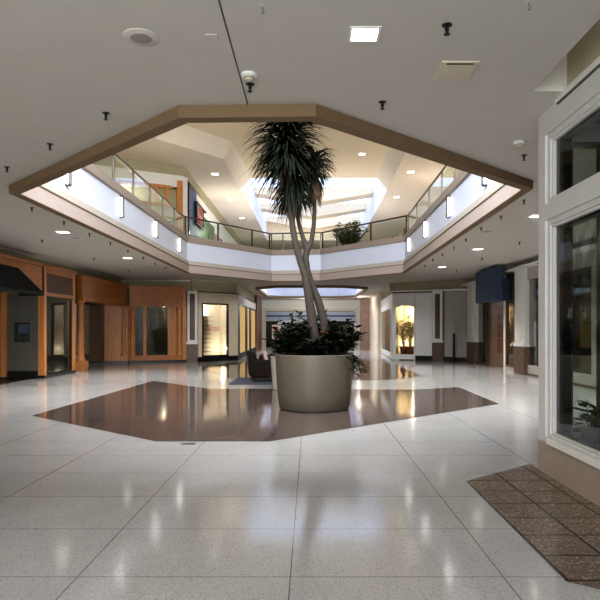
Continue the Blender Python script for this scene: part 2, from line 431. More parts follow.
# entrance under the awning
t = thing('shop_entrance', 'dark closed shop entrance with oak jambs under the black awning', 'shop entrance', (-9.9, 17, 0))
a = P(11.5, 377, 19.3)
MB().box(-10.02, -9.76, 19.2, 19.38, 0.06, 2.76).build('jamb', M['wood'], t, bevel=0.006)
MB().box(-9.98, -9.82, 12.0, 12.3, 0.06, 2.76).build('jamb', M['wood'], t, bevel=0.006)
mb = MB()
for k in range(9): mb.box(-10.0, -9.94, 12.3+k*0.77, 12.3+k*0.77+0.72, 0.06, 2.7)
mb.build('door_panel', M['wooddark'], t)
mb = MB()
for k in range(10): mb.box(-9.95, -9.91, 12.25+k*0.77, 12.3+k*0.77, 0.06, 2.7)
mb.build('mullion', M['blackmetal'], t)
MB().box(-9.0, -8.6, 12.0, 19.3, 2.76, 3.62).build('header', M['woodx'], t)
MB().box(-9.05, -8.52, 12.0, 19.3, 3.60, 3.68).build('crown', M['woodx'], t)
# awning
t = thing('awning', 'black fabric shop awning under the oak header near the picture edge', 'awning', (-8.6, 15, 2.7))
mb = MB(); ye, y0 = 17.7, 12.2
mb.hexa([(-8.6, y0, 2.66), (-7.85, y0, 2.66), (-7.85, ye, 2.66), (-8.6, ye, 2.66)], [(-8.6, y0, 3.40), (-8.58, y0, 3.40), (-8.58, ye-.3, 3.40), (-8.6, ye, 3.40)])
mb.build('canopy', M['awn'], t)
mb = MB(); mb.box(-7.86, -7.84, y0, ye, 2.58, 2.68); mb.box(-8.6, -7.85, ye-0.01, ye+0.01, 2.58, 2.68); mb.build('valance', M['awn'], t)

# ---- oak arcade storefront
t = thing('wooden_storefront', 'oak arcade storefront with round columns wrapping the inside corner', 'storefront', (-8.6, 26, 0))
A, B = (-8.7, 22.95), (-8.55, 28.25); D, E = (-8.55, 28.25), (-6.15, 29.05)
LA = (Vector(B)-Vector(A)).length; LD = (Vector(E)-Vector(D)).length
mb = MB(); mb.seg(A, B, 0, LA, 2.72, 3.60, 0, 0.5); mb.build('header', M['woodx'], t); MB().seg(D, E, 0, LD, 2.70, 3.60, 0, 0.5).build('header', M['woody'], t)
mb = MB(); mb.seg(A, B, -0.03, LA, 3.58, 3.66, -0.05, 0.5).seg(D, E, 0, LD+0.03, 3.58, 3.66, -0.05, 0.5)
mb.seg(A, B, -0.02, LA, 2.68, 2.75, -0.035, 0.5).seg(D, E, 0, LD+0.02, 2.66, 2.73, -0.035, 0.5); mb.build('moulding', M['woodx'], t)
def column(px, A, B, off, r, z0, z1):
    s = ray(px, A, B); u = (Vector(B)-Vector(A)).normalized(); p = Vector(A)+u*s+Vector((-u.y, u.x))*off
    mb = MB(); mb.lathe((p.x, p.y, 0), [(r*1.3, z0), (r*1.3, z0+.06), (r*1.05, z0+.1), (r, z0+.16), (r*.95, (z0+z1)/2), (r*.88, z1-.14), (r*1.15, z1-.1), (r*1.25, z1-.05), (r*1.25, z1)], 20)
    return mb, p
mb, p = column(84, A, B, 0.15, 0.15, 0.36, 2.70); mb.build('column', M['wood'], t, smooth=True)
mb = MB(); mb.box(p.x-.24, p.x+.24, p.y-.24, p.y+.24, 0.1, 0.36); mb.box(p.x-.22, p.x+.22, p.y-.22, p.y+.22, 0.0, 0.1); mb.build('column_base', M['wood'], t, bevel=0.012)
MB().box(-8.66, -8.44, 28.08, 28.36, 0.1, 2.72).build('corner_post', M['wood'], t, bevel=0.01)
mb, p = column(126.5, A, B, 0.12, 0.13, 0.34, 2.70); mb.build('column', M['wood'], t, smooth=True)
mb, p = column(132.7, D, E, 0.1, 0.13, 0.34, 2.68); mb.build('column', M['wood'], t, smooth=True)
mb, p = column(179.7, D, E, 0.1, 0.13, 0.34, 2.68); mb.build('column', M['wood'], t, smooth=True)
def dpost(x0, x1, d0=0.08, d1=0.3):
    return MB().seg(D, E, ray(x0, D, E), ray(x1, D, E), 0.1, 2.68, d0, d1)
dpost(143.2, 146.5).build('post', M['wood'], t, bevel=0.01); dpost(168, 171.3).build('post', M['wood'], t, bevel=0.01)
MB().seg(D, E, ray(171.3, D, E), ray(186, D, E), 0.1, 2.68, 0.26, 0.34).build('side_panel', M['wood'], t)
MB().seg(D, E, ray(182.5, D, E), ray(186.5, D, E), 0.1, 3.5, 0.02, 0.34).build('post', M['wood'], t)
MB().seg(D, E, 0, LD, 0.1, 0.34, -0.02, 0.34).build('window_sill', M['woody'], t, bevel=0.01)
MB().seg(D, E, 0, LD, 0.0, 0.1, 0.0, 0.34).build('base', M['black'], t)
MB().seg(D, E, ray(133.5, D, E), ray(143.5, D, E), 0.34, 2.68, 0.2, 0.21).build('glass_panel', M['glass'], t)
MB().seg(D, E, ray(146, D, E), ray(168.5, D, E), 0.34, 2.68, 0.2, 0.21).build('glass_panel', M['glass'], t)
# recess behind the first bay
MB().box(-9.56, -9.53, 23.0, 27.6, 0.1, 2.72).build('glass_panel', M['glass'], t)
mb = MB()
for k in range(20):
    z = 0.55+k*0.105; mb.box(-9.52, -9.47, 23.1, 25.7, z, z+0.075)
mb.build('blind', M['slat'], t)
MB().seg((-9.5, 27.75), (-8.5, 27.98), 0, 1.03, 0.1, 2.72, -0.03, 0.05).build('wood_panel', M['wood'], t)
MB().seg((-9.5, 27.70), (-8.5, 27.93), 0, 1.03, 0.0, 0.12, -0.03, 0.05).build('base', M['black'], t)
mb = MB(); mb.box(-11.9, -11.85, 22, 29.5, 0, 3.6); mb.seg((-8.5, 28.0), (-8.5, 30.6), 0, 2.6, 0, 3.5, 0, 0.04); mb.seg((-6.0, 29.3), (-6.0, 30.6), 0, 1.3, 0, 3.5, 0, 0.04); mb.box(-11.9, -8.7, 21.95, 22.0, 0, 3.6)
mb.box(-11.9, -8.9, 22, 29, 2.74, 2.78); mb.box(-11.9, -5.8, 30.6, 30.65, 0, 3.6)
mb.build('shop_lining', M['greywall'], t)
for k, px in enumerate((91.5, 99, 106)):
    a = P(px, 304.5, 26.0); mb = MB(); mb.lathe((max(a.x, -9.5) if k else a.x, 24.2+k*1.1, 2.70), [(0.05, 0), (0.05, 0.03)], 12); mb.build('spot_lamp', M['lamp'], t)

# ---- piers with brown inset over stone
def pier(x0, y0, y1, depth, label, face='x', A=None, B=None, s0=None, s1=None, zb=0.98, zt=3.6, inset_side=1, inset_panel=True):
    if A is None: A, B, s0, s1 = (x0, y1), (x0, y0), 0, y1-y0
    u = (Vector(B)-Vector(A)).normalized(); p = Vector(A)+u*(s0+s1)/2
    t = thing('pier', label, 'pillar', (p.x, p.y, 0))
    MB().seg(A, B, s0-0.02, s1+0.02, 0, zb, -0.03, depth).build('stone_base', M['brick'], t, bevel=0.01)
    MB().seg(A, B, s0-0.04, s1+0.04, zb, zb+0.12, -0.05, depth).build('cap', M['white'], t, bevel=0.006)
    w = (s1-s0)*0.24
    if inset_panel:
        fr = MB().frame(A, B, s0, s1, zb+0.1, zt, 0, depth, w, 0.1, 0.14).build('frame', M['white'], t, bevel=0.006)
        MB().seg(A, B, s0+w, s1-w, zb+0.2, zt-0.14, 0.05, depth).build('inset_panel', M['brownpanel'], fr)
    else:
        MB().seg(A, B, s0, s1, zb+0.1, zt, 0, depth).build('shaft', M['white'], t, bevel=0.006)
        MB().seg(A, B, s0+w, s1-w, zb+0.2, zt-0.14, -0.02, 0.01).build('raised_panel', M['white'], t, bevel=0.006)
    return t
A, B = (-6.12, 29.1), (-5.4, 29.25)
pier(0, 0, 0, 0.4, 'white pier with brown inset panel between oak storefront and lit cream shop', A=A, B=B, s0=ray(187.3, A, B), s1=ray(197.2, A, B), zb=0.86, zt=3.46)

# ---- cream shop with lit display
t = thing('cream_storefront', 'cream shop front with black-framed lit display windows and red lettering', 'storefront', (-4.6, 30, 0))
A, B = (-5.42, 29.2), (-3.72, 30.9); u = Vector(B)-Vector(A); LAB = u.length
r = lambda px: ray(px, A, B)
ZT = 3.42
mb = MB(); mb.seg(A, B, 0, r(202), 0.22, ZT, 0, 0.12); mb.seg(A, B, r(228.5), LAB, 0.22, ZT, 0, 0.12); mb.seg(A, B, r(202), r(228.5), 2.86, ZT, 0, 0.12)
mb.build('wall_panel', M['creamwall'], t)
MB().seg(A, B, 0, LAB, 0.0, 0.24, -0.02, 0.12).build('base', M['black'], t)
MB().seg(A, B, 0, LAB, ZT-0.03, ZT+0.02, -0.03, 0.12).build('top_line', M['blackmetal'], t)
MB().frame(A, B, r(202), r(228.5), 0.24, 2.88, -0.02, 0.1, 0.07).build('display_frame', M['blackmetal'], t)
gp = MB().seg(A, B, r(202.7), r(227.8), 0.3, 2.82, 0.04, 0.045).build('glass_panel', M['glass'], t)
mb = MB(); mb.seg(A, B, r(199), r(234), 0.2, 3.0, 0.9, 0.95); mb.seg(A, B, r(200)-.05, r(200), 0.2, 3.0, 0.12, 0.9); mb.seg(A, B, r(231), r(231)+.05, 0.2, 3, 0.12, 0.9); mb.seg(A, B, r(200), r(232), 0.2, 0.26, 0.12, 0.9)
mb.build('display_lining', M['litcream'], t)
mb = MB(); mb.seg(A, B, r(203.5), r(216.5), 0.35, 2.75, 0.7, 0.8); sb = mb.build('shelf_back', M['pale'], t)
mb = MB()
for k in range(9): mb.seg(A, B, r(203.5), r(216.5), 0.45+k*0.22, 0.475+k*0.22, 0.45, 0.7)
mb.build('shelving', M['wooddark'], sb)
# two rows of red lettering on the glass
mb = MB()
for row, zc in enumerate((1.67, 1.54)):
    for k in range(7):
        a = r(208.3+k*1.65); b = r(209.6+k*1.65)
        if row == 1 and k == 2: continue
        mb.seg(A, B, a, a+0.025, zc-0.045, zc+0.045, 0.025, 0.03); mb.seg(A, B, a, b, zc+0.025, zc+0.045, 0.025, 0.03)
        if k % 2: mb.seg(A, B, a, b, zc-0.045, zc-0.025, 0.025, 0.03)
        else: mb.seg(A, B, b-0.025, b, zc-0.045, zc+0.045, 0.025, 0.03)
mb.build('lettering', M['redtext'], gp)
A2, B2 = (-3.72, 30.9), (-3.85, 42.5); L2 = (Vector(B2)-Vector(A2)).length
r2 = lambda px: ray(px, A2, B2)
mb = MB(); mb.seg(A2, B2, 0, L2, 2.95, ZT, 0, 0.12); mb.seg(A2, B2, 0, r2(238.5), 0, ZT, 0, 0.12)
mb.build('side_wall', M['greypanel'], t)
mb = MB()
for a, b in ((238.4, 240), (246, 247.5), (250, 251.2), (256, 257.2)): mb.seg(A2, B2, r2(a), r2(b), 0, 2.95, 0, 0.12)
mb.seg(A2, B2, r2(238.4), L2, 0, 0.3, 0.0, 0.12); mb.seg(A2, B2, r2(238.4), L2, 2.85, 2.95, 0, 0.12)
mb.seg(A2, B2, r2(238.4), L2, ZT-0.04, ZT+0.02, -0.03, 0.12)
mb.build('side_frame', M['blackmetal'], t)
mb = MB(); mb.seg(A2, B2, r2(240), r2(246), 0.3, 2.85, 0.05, 0.055); mb.seg(A2, B2, r2(251.2), r2(256), 0.3, 2.85, 0.05, 0.055); mb.seg(A2, B2, r2(247.5), r2(250), 0.3, 2.85, 0.05, 0.055); mb.build('side_panel', M['paneglow'], t)  # side windows as opaque panes with the interior glow put into them
MB().seg(A2, B2, r2(239), L2, 0.1, 3.2, 1.2, 1.3).build('side_lining', M['warmwall'], t)
# wall above and beyond
mb = MB(); mb.seg((-5.5, 29.35), (-3.85, 31.0), -0.3, 2.4, ZT, ZC, 0, 0.15); mb.seg((-3.85, 31.0), (-3.95, 43), 0, 12, ZT, ZC, 0, 0.15)
struct(mb.build('wall_left_far', M['olive']))
mb = MB(); mb.seg((-3.85, 42.5), (-3.9, 47.2), 0, 4.7, 0, ZC, -0.1, 0.6)
struct(mb.build('wall_left_brown', M['wooddark']))

# ---- far end
mb = MB(); mb.box(-9, -3.85, 50, 50.2, 0, ZC); mb.box(3.95, 9.2, 50, 50.2, 0, ZC); mb.box(-3.85, 3.95, 50, 50.2, 3.25, ZC)
struct(mb.build('wall_back', M['white']))
t = thing('glass_entrance', 'wide glazed entrance with pale header band at far end of concourse', 'entrance', (0, 50, 0))
A, B = (-3.85, 49.95), (3.95, 49.95)
mb = MB(); mb.frame(A, B, 0, 7.8, 0, 3.25, -0.1, 0.1, 0.18, 0.02, 0.16)
for s in (2.5, 5.1): mb.seg(A, B, s, s+0.08, 0, 3.1, -0.03, 0.08)
mb.build('frame', M['creamwall'], t)
MB().seg(A, B, 0.18, 7.62, 2.25, 3.05, 0.1, 0.15).build('header_band', M['bluegrey'], t)
MB().seg(A, B, 0.18, 7.62, 2.62, 2.75, 0.06, 0.1).build('header_stripe', M['upblue'], t)
MB().seg(A, B, 0.18, 7.62, 0.02, 2.25, 0.05, 0.055).build('glass_panel', M['glass'], t)
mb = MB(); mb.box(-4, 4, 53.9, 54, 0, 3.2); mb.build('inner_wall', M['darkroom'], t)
t = thing('shop_poster', 'pale pink shop poster behind the far entrance beside the brown pillar', 'poster', (-2.8, 49.6, 0.6))
MB().box(-3.15, -2.4, 49.6, 49.66, 0.55, 1.95).build('board', M['pale'], t)
MB().box(-3.0, -2.62, 49.57, 49.6, 1.5, 1.8).build('picture', M['redtext'], t); MB().box(-3.0, -2.6, 49.57, 49.6, 0.85, 1.3).build('picture', M['wooddark'], t)

# ---- right side
WX = 7.65
struct(MB().box(WX+0.1, WX+0.25, 6.83, 29.6, 3.8, ZC).build('wall_right_band', M['olive']))
mb = MB()
mb.seg((7.9, 29.3), (4.1, 31.3), -0.2, 4.3, 3.5, ZC, -0.3, -0.15)
struct(MB().box(9.1, 9.2, 6.8, 34, 0, ZC).box(5.0, 9.1, 33.6, 33.7, 0, ZC).build('wall_right_outer', M['olive']))
mb.seg((4.4, 31.2), (4.75, 40), 0, 9, 3.5, ZC, -0.2, -0.05)
struct(mb.build('wall_right', M['olive']))
mb = MB(); mb.box(7.28, WX+0.1, 6.83, 22.4, 3.72, 3.80); mb.seg((7.85, 29.1), (4.1, 31.05), -0.1, 4.2, 3.50, 3.56, -0.3, 0.08); mb.box(7.4, WX+0.1, 25.2, 29.2, 3.70, 3.77)
struct(mb.build('trim_11', M['white']))
mb = MB(); mb.box(WX+0.02, WX+0.1, 6.83, 29.2, ZC-0.05, ZC); struct(mb.build('trim_12', M['ceil']))

A, B = (7.45, 22.35), (7.45, 21.15)
s0, s1 = ray(514.5, A, B), ray(524.5, A, B)
pier(0, 0, 0, 0.4, 'broad white pier on stone base between entrance and tall shop window', A=A, B=B, s0=s0, s1=s1, zb=0.98, zt=3.72, inset_panel=False)
A, B = (7.5, 29.2), (7.5, 27.8)
pier(0, 0, 0, 0.4, 'white pier on stone base beside the hinged grey hoarding', A=A, B=B, s0=ray(467.3, A, B), s1=ray(474.5, A, B), zb=1.0, zt=3.7, inset_panel=False)
A, B = (4.3, 31.0), (7.7, 29.3)
s0, s1 = ray(432.4, A, B), ray(442.3, A, B)
pier(0, 0, 0, 0.35, 'white pier with brown inset panel between white shop and grey hoarding', A=A, B=B, s0=s0, s1=s1, zb=0.92, zt=3.5)

# tall shop window between pier and near bay
t = thing('shop_window', 'tall pale-framed shop window beside the near bay pillar', 'window', (7.6, 19, 0))
A, B = (7.55, 21.2), (7.55, 8.0)
mb = MB()
for k in range(5): mb.frame(A, B, 0.05+k*2.6, 2.65+k*2.6, 0.06, 3.72, 0, 0.12, 0.16, 0.3, 0.42)
mb.build('frame', M['greypanel'], t, bevel=0.01)
MB().seg(A, B, 0.1, 13, 0.3, 3.4, 0.06, 0.066).build('glass_panel', M['glass'], t)
MB().seg(A, B, 0.0, 13.1, 0.0, 0.07, -0.02, 0.12).build('base', M['brick'], t)
mb = MB(); mb.box(8.9, 9.0, 8, 22, 0, 3.7); mb.box(7.7, 9, 21.9, 22, 0, 3.7); mb.box(7.7, 9.0, 8, 22, 3.70, 3.72); mb.build('lining', M['greywall'], t)

# entrance under the navy sign box
t = thing('shop_entrance', 'open shop entrance with brown side wall under the navy sign box', 'shop entrance', (7.6, 25, 0))
A, B = (7.6, 27.9), (7.6, 22.2)
r = lambda px: ray(px, A, B)
MB().seg(A, B, r(476), r(485.3), 0.1, 3.6, 0.08, 0.086).build('glass_panel', M['glass'], t)
MB().frame(A, B, r(475.6), r(485.3), 0.0, 3.7, 0.03, 0.14, 0.09, 0.12, 0.1).build('glass_frame', M['metal'], t)
mb = MB(); mb.seg((7.7, 26.1), (8.1, 23.2), 0, 2.95, 0, 3.7, 0.05, 0.15); mb.build('brown_wall', M['brownlight'], t)
mb = MB()
for z in (0.6, 1.25, 1.95): mb.seg((7.7, 26.1), (8.1, 23.2), 0.95, 1.6, z, z+0.6, 0.02, 0.06)
mb.build('wall_plaque', M['wooddark'], t, bevel=0.01)
MB().seg(A, B, r(504), r(505.6), 0, 3.7, -0.02, 0.12).build('mullion', M['white'], t)
MB().frame(A, B, r(505.6), r(514), 0.15, 2.75, 0.0, 0.1, 0.06).build('side_frame', M['wooddark'], t)
MB().seg(A, B, r(506), r(513.6), 2.75, 3.72, 0.02, 0.1).build('side_header', M['greywall'], t)
MB().seg(A, B, r(506), r(513.6), 0.0, 0.16, 0.0, 0.1).build('side_base', M['greypanel'], t)
MB().seg(A, B, r(506.2), r(513.4), 0.2, 2.7, 0.05, 0.056).build('glass_panel', M['glass'], t)
mb = MB(); mb.box(8.95, 9.0, 22, 28, 0, 3.7); mb.build('lining', M['greywall'], t)
for (y, z) in ((23.3, 1.9), (23.7, 1.75), (23.5, 1.55), (24.0, 2.0)): MB().lathe((8.75, y-0.6, z), [(0.02, -0.09), (0.08, -0.04), (0.09, 0.03), (0.03, 0.09)], 10).build('lamp_bulb', M['warmlamp'], t)
MB().box(8.6, 8.9, 22.3, 24.0, 0.1, 1.3).build('counter', M['terra'], t)
# navy sign
t = thing('sign_box', 'blank navy blue sign box hung above the open entrance', 'sign', (6.9, 23.6, 2.7))
mb = MB(); mb.box(6.85, 7.12, 22.15, 24.85, 2.66, 3.92); mb.build('front_box', M['blue'], t, bevel=0.03)
mb = MB(); mb.box(7.05, 7.5, 22.5, 24.6, 2.68, 3.5); mb.build('bracket_box', M['blue'], t, bevel=0.03)

# grey folding hoarding
t = thing('hoarding', 'pale grey hinged hoarding panels closing off a shop between two piers', 'hoarding', (6.9, 29.8, 0))
A, B = (4.3, 31.1), (7.75, 29.35)
r = lambda px: ray(px, A, B)
MB().seg(A, B, r(442.5), r(454), 0.2, 3.5, 0.05, 0.13).build('board', M['greypanel'], t)
MB().seg(A, B, r(454.3), r(468.5), 0.2, 3.5, 0.0, 0.08).build('board', M['greypanel'], t)
MB().seg(A, B, r(442.3), r(444.3), 0.2, 3.5, -0.02, 0.06).build('edge_strip', M['metal'], t)
MB().seg(A, B, r(442.5), r(468.5), 0.0, 0.22, 0.02, 0.12).build('base', M['black'], t)
t = thing('stanchion', 'slim dark barrier post standing in front of the grey hoarding', 'post', (6.2, 29.3, 0))
p = P(453.8, 361, 29.3); 
MB().lathe((p.x, p.y, 0), [(0.16, 0), (0.16, 0.02), (0.07, 0.05)], 16).build('foot', M['blackmetal'], t, smooth=True)
MB().lathe((p.x, p.y, 0.02), [(0.055, 0), (0.055, 1.30), (0.07, 1.31), (0.07, 1.36)], 14).build('pole', M['blackmetal'], t, smooth=True)

# white shop with lit plant window
t = thing('white_storefront', 'white corner shop front with plants glowing in its display window', 'storefront', (5.2, 30.6, 0))
A, B = (4.3, 31.1), (7.75, 29.35)
r = lambda px: ray(px, A, B); ZT = 3.46
mb = MB(); mb.seg(A, B, 0, r(396), 0.05, ZT, -0.06, 0.12); mb.seg(A, B, r(414.2), r(432), 0.25, ZT, 0, 0.12); mb.seg(A, B, r(396), r(414.2), 2.80, ZT, -0.03, 0.12); mb.seg(A, B, r(396), r(414.2), 0.05, 0.30, -0.06, 0.12); mb.seg(A, B, r(414), r(415.3), 0.0, ZT, -0.06, 0.1)
mb.build('wall_panel', M['white'], t)
MB().seg(A, B, r(415), r(432.3), 0.0, 0.25, 0.0, 0.12).build('base', M['black'], t)
# arched head of the display
mb = MB(); s0, s1 = r(396), r(414.2); n = 12
for k in range(n):
    a = s0+(s1-s0)*k/n; b = s0+(s1-s0)*(k+1)/n; tt = (k+.5)/n
    z = 2.70+0.10*math.sin(math.pi*tt)+0.02*(k % 2); mb.seg(A, B, a, b, z, 2.84, -0.02, 0.1)
mb.build('arch', M['white'], t)
MB().seg(A, B, s0, s1, 0.3, 2.82, 0.05, 0.055).build('glass_panel', M['glass'], t)
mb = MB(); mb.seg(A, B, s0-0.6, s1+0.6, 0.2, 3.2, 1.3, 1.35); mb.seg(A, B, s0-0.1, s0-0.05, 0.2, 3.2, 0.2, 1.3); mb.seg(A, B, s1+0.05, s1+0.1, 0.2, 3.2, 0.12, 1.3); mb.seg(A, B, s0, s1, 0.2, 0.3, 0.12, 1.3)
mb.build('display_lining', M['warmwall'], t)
MB().seg(A, B, 0, r(432.4), ZT-0.02, ZT+0.05, -0.1, 0.12).build('top_line', M['metal'], t)
A2, B2 = (4.72, 40.0), (4.3, 31.1); L2 = (Vector(B2)-Vector(A2)).length
r2 = lambda px: ray(px, A2, B2)
mb = MB(); mb.frame(A2, B2, 0, L2, 0.05, ZT, 0, 0.12, 0.2, 0.25, 0.75); mb.seg(A2, B2, r2(391.2), L2, 0.05, ZT, -0.03, 0.12)
mb.build('side_frame', M['white'], t)
MB().seg(A2, B2, 0.2, L2-0.2, 0.3, 2.72, 0.05, 0.055).build('side_glass', M['glass'], t)
MB().seg(A2, B2, -0.5, L2-1.6, 0.1, 3.3, 1.4, 1.45).build('side_lining', M['creamwall'], t)
DA, DB = Vector(A), (Vector(B)-Vector(A)).normalized(); DN = Vector((-DB.y, DB.x))
DISP = [DA+DB*(s0+(s1-s0)*f)+DN*d for f, d in ((0.25, 0.55), (0.62, 0.5), (0.9, 0.75))]
# far right pieces
mb = MB(); mb.box(4.55, 5.3, 40.2, 41.0, 0, ZC); struct(mb.build('pillar_right_far', M['creamwall']))
mb = MB(); mb.box(4.7, 4.85, 41, 47.5, 0, ZC); struct(mb.build('wall_right_far', M['pale']))
mb = MB(); mb.box(3.95, 4.75, 47.2, 47.6, 0, ZC); struct(mb.build('pillar_right_brick', M['brickpale']))

# ================================================================== UPPER STOREY
W = (-3.72, 4.3, 33.4, 52.0)          # skylight well
TRAY = [(-3.9, 33.35), (-3.9, 27.2), (-6.2, 24.3), (-6.2, 16.5), (6.2, 16.5), (6.2, 24.0), (4.15, 26.2), (4.3, 33.35)]
mb = holed([(-14, 1), (12, 1), (12, 60), (-14, 60)], [[(W[0], W[2]), (W[1], W[2]), (W[1], W[3]), (W[0], W[3])], [(x, y-0.02 if y > 30 else y) for x, y in TRAY]], UC)
struct(mb.build('ceiling_upper', M['upceil']))
TI = inset(TRAY, -0.0)
cx = [(-3.25, 33.4), (-3.5, 26.9), (-5.2, 24.6), (-5.2, 17.5), (5.4, 17.5), (5.4, 24.6), (3.6, 27.2), (3.75, 33.4)]
mb = MB()
for i in range(len(TRAY)-1):
    a, b = TRAY[i], TRAY[i+1]; c, d = cx[i], cx[i+1]
    mb.poly([(a[0], a[1], UC), (b[0], b[1], UC), (d[0], d[1], 10.0), (c[0], c[1], 10.0)])
struct(mb.build('ceiling_tray_side', M['upceil']))
mb = MB(); mb.poly([(x, y, 10.0) for x, y in cx]); struct(mb.build('ceiling_tray', M['cream']))
# well walls, beams, glazing
mb = MB()
mb.poly([(W[0], W[2], UC), (W[0], W[3], UC), (W[0], W[3], 11.2), (W[0], W[2], 11.2)])
mb.poly([(W[1], W[2], UC), (W[1], W[3], UC), (W[1], W[3], 11.2), (W[1], W[2], 11.2)])
struct(mb.build('wall_skylight', M['panel']))
mb = MB(); mb.poly([(W[0], W[3], UC), (W[1], W[3], UC), (W[1], W[3], 11.2), (W[0], W[3], 11.2)]); mb.poly([(W[0], W[2], 10), (W[1], W[2], 10), (W[1], W[2], 11.2), (W[0], W[2], 11.2)])
struct(mb.build('wall_skylight_end', M['cream']))
for k, y in enumerate((40.6, 45.8, 51.2)):
    mb = MB(); pr = [(W[0], 11.2), (W[0], 10.80), ((W[0]+W[1])/2, 10.15), (W[1], 10.80), (W[1], 11.2)]
    mb.hexa([(x, y, z) for x, z in pr], [(x, y+1.4, z) for x, z in pr])
    struct(mb.build('beam_skylight', M['cream']))
for k, (y0, y1) in enumerate(((W[2], 40.5), (42.1, 45.7), (47.3, 51.1))):
    mb = MB(); mb.poly([(W[0], y0, 11.19), (W[1], y0, 11.19), (W[1], y1, 11.19), (W[0], y1, 11.19)])
    struct(mb.build('window_skylight_%d' % (k+1), M['sky']))
# upper walls
mb = MB(); mb.box(-14.1, -14, 1, 60, UF, UC+2); mb.box(12, 12.1, 1, 60, UF, UC+2); mb.box(-14, 12, 59.9, 60, UF, UC); mb.box(-14, 12, 0.9, 1, ZC, UC+2)
struct(mb.build('wall_upper', M['creamwall']))
A, B = (-9.6, 26.4), (-5.95, 28.5); UL = (Vector(B)-Vector(A)).length
mb = MB(); mb.seg(A, B, -3, UL, 8.85, UC, 0, 0.2); mb.seg((-5.95, 28.5), (-6.05, 60), 0, 31, 8.85, UC, 0, 0.2)
struct(mb.build('wall_upper_left_band', M['olive']))
mb = MB(); mb.seg((-5.95, 28.5), (-6.05, 60), 3.6, 31, UF, 8.85, 0.12, 0.25); mb.seg(A, B, -3, UL, 8.3, 8.85, 0, 0.2)
struct(mb.build('wall_upper_left', M['white']))
mb = MB(); mb.box(7.2, 7.4, 5, 60, UF, UC); struct(mb.build('wall_upper_right', M['creamwall']))
# oak shop front upstairs
t = thing('upper_storefront', 'oak-framed cream glazed shop front on the upper level behind railing', 'storefront', (-7.5, 27.5, UF))
r = lambda px: ray(px, A, B)
mb = MB()
xs = [105, 124, 139.5, 147.5, 156, 165.5, 177]
mb.seg(A, B, -2, UL-0.6, 8.18, 8.32, -0.03, 0.12); mb.seg(A, B, -2, UL-0.6, 7.35, 7.47, -0.03, 0.12)
for x in (120, 156, 167): mb.seg(A, B, r(x)-0.06, r(x)+0.06, 7.4, 8.2, -0.03, 0.1)
for x in (130, 150): mb.seg(A, B, r(x)-0.06, r(x)+0.06, 5.2, 7.4, -0.03, 0.1)
mb.build('frame', M['wood'], t)
MB().seg(A, B, r(177), r(182.3), UF, 8.6, -0.08, 0.12).build('post', M['wood'], t)
MB().seg(A, B, -2, r(177), UF, 8.2, 0.05, 0.06).build('glass_panel', M['railglass'], t)
MB().seg(A, B, -3, UL, UF, 8.4, 0.9, 1.0).build('lining', M['creamwall'], t)
MB().seg(A, B, r(182.3), r(187.4), UF, 8.8, -0.02, 0.2).build('end_pier', M['white'], t)
# blue panel, red sign etc. along the receding upper wall
A, B = (-5.95, 28.5), (-6.05, 60)
r = lambda px: ray(px, A, B)
t = thing('blue_panel', 'tall flat blue shop panel on the upper level beside oak post', 'panel', (-5.9, 30, UF))
MB().seg(A, B, r(188.3), r(195.5), UF, 8.6, -0.06, 0.05).build('sheet', M['upblue'], t)
MB().seg(A, B, r(187.6), r(188.3), UF, 8.75, -0.08, 0.05).build('edge_strip', M['blackmetal'], t)
t = thing('red_sign', 'black-framed hanging sign with red block letters on the upper level', 'sign', (-5.5, 31, 7))
pA, pB = P(196.3, 0, 30.6), P(203.0, 0, 32.6)
A3, B3 = (pA.x, pA.y), (pB.x, pB.y); L3 = (Vector(B3)-Vector(A3)).length
z0, z1 = EYE+(CY-227)/F*31.6, EYE+(CY-205)/F*31.6
MB().frame(A3, B3, 0, L3, z0, z1, -0.05, 0.06, 0.09).build('frame', M['blackmetal'], t)
bd = MB().seg(A3, B3, 0.09, L3-0.09, z0+.09, z1-.09, 0, 0.04).build('board', M['rose'], t)
mb = MB()
for (f0, f1, h0, h1) in ((.35, .95, .55, .86), (.2, .95, .12, .42)):
    n = 3
    for k in range(n):
        a = L3*(f0+(f1-f0)*k/n); b = L3*(f0+(f1-f0)*(k+.8)/n)
        za, zb = z0+(z1-z0)*h0, z0+(z1-z0)*h1
        mb.seg(A3, B3, a, a+(b-a)*.4, za, zb, -0.02, 0.0); mb.seg(A3, B3, a, b, za, za+(zb-za)*.3, -0.02, 0.0); mb.seg(A3, B3, a, b, zb-(zb-za)*.3, zb, -0.02, 0.0)
mb.build('lettering', M['red'], bd)
MB().seg(A, B, r(196), r(204), z1-0.02, z1+0.04, -0.15, 0.1).build('hanger', M['blackmetal'], t)
t = thing('green_storefront', 'dark green shop front on the upper level beyond the red sign', 'storefront', (-5.9, 36, UF))
MB().seg(A, B, r(196), r(214), UF, 7.9, -0.03, 0.05).build('panel', M['green'], t)
MB().seg(A, B, r(207.5), r(213), UF, 7.2, -0.06, 0.0).build('door', M['green'], t)
MB().seg(A, B, r(215), r(219.5), UF, 7.6, -0.06, 0.05).build('side_panel', M['rose'], t)
MB().seg(A, B, r(219.7), r(221.5), UF, 7.6, -0.08, 0.05).build('post', M['wooddark'], t)
for x in (226, 229, 232.5): MB().seg(A, B, r(x), r(x+1.2), UF, 7.6, -0.05, 0.05).build('pilaster', M['white'], t)
# far balcony band upstairs
t = thing('far_balcony', 'distant rose-coloured bench wall across the upper concourse', 'balcony', (0, 45.5, UF))
MB().box(-2.4, 3.2, 45.6, 46.0, UF, 6.3).build('front', M['rose'], t)
MB().tube([(-3.2, 45.4, 6.7), (-1.0, 45.4, 7.0), (2.5, 45.4, 7.0), (3.4, 45.4, 6.7)], 0.04, 8).build('handrail', M['metal'], t)

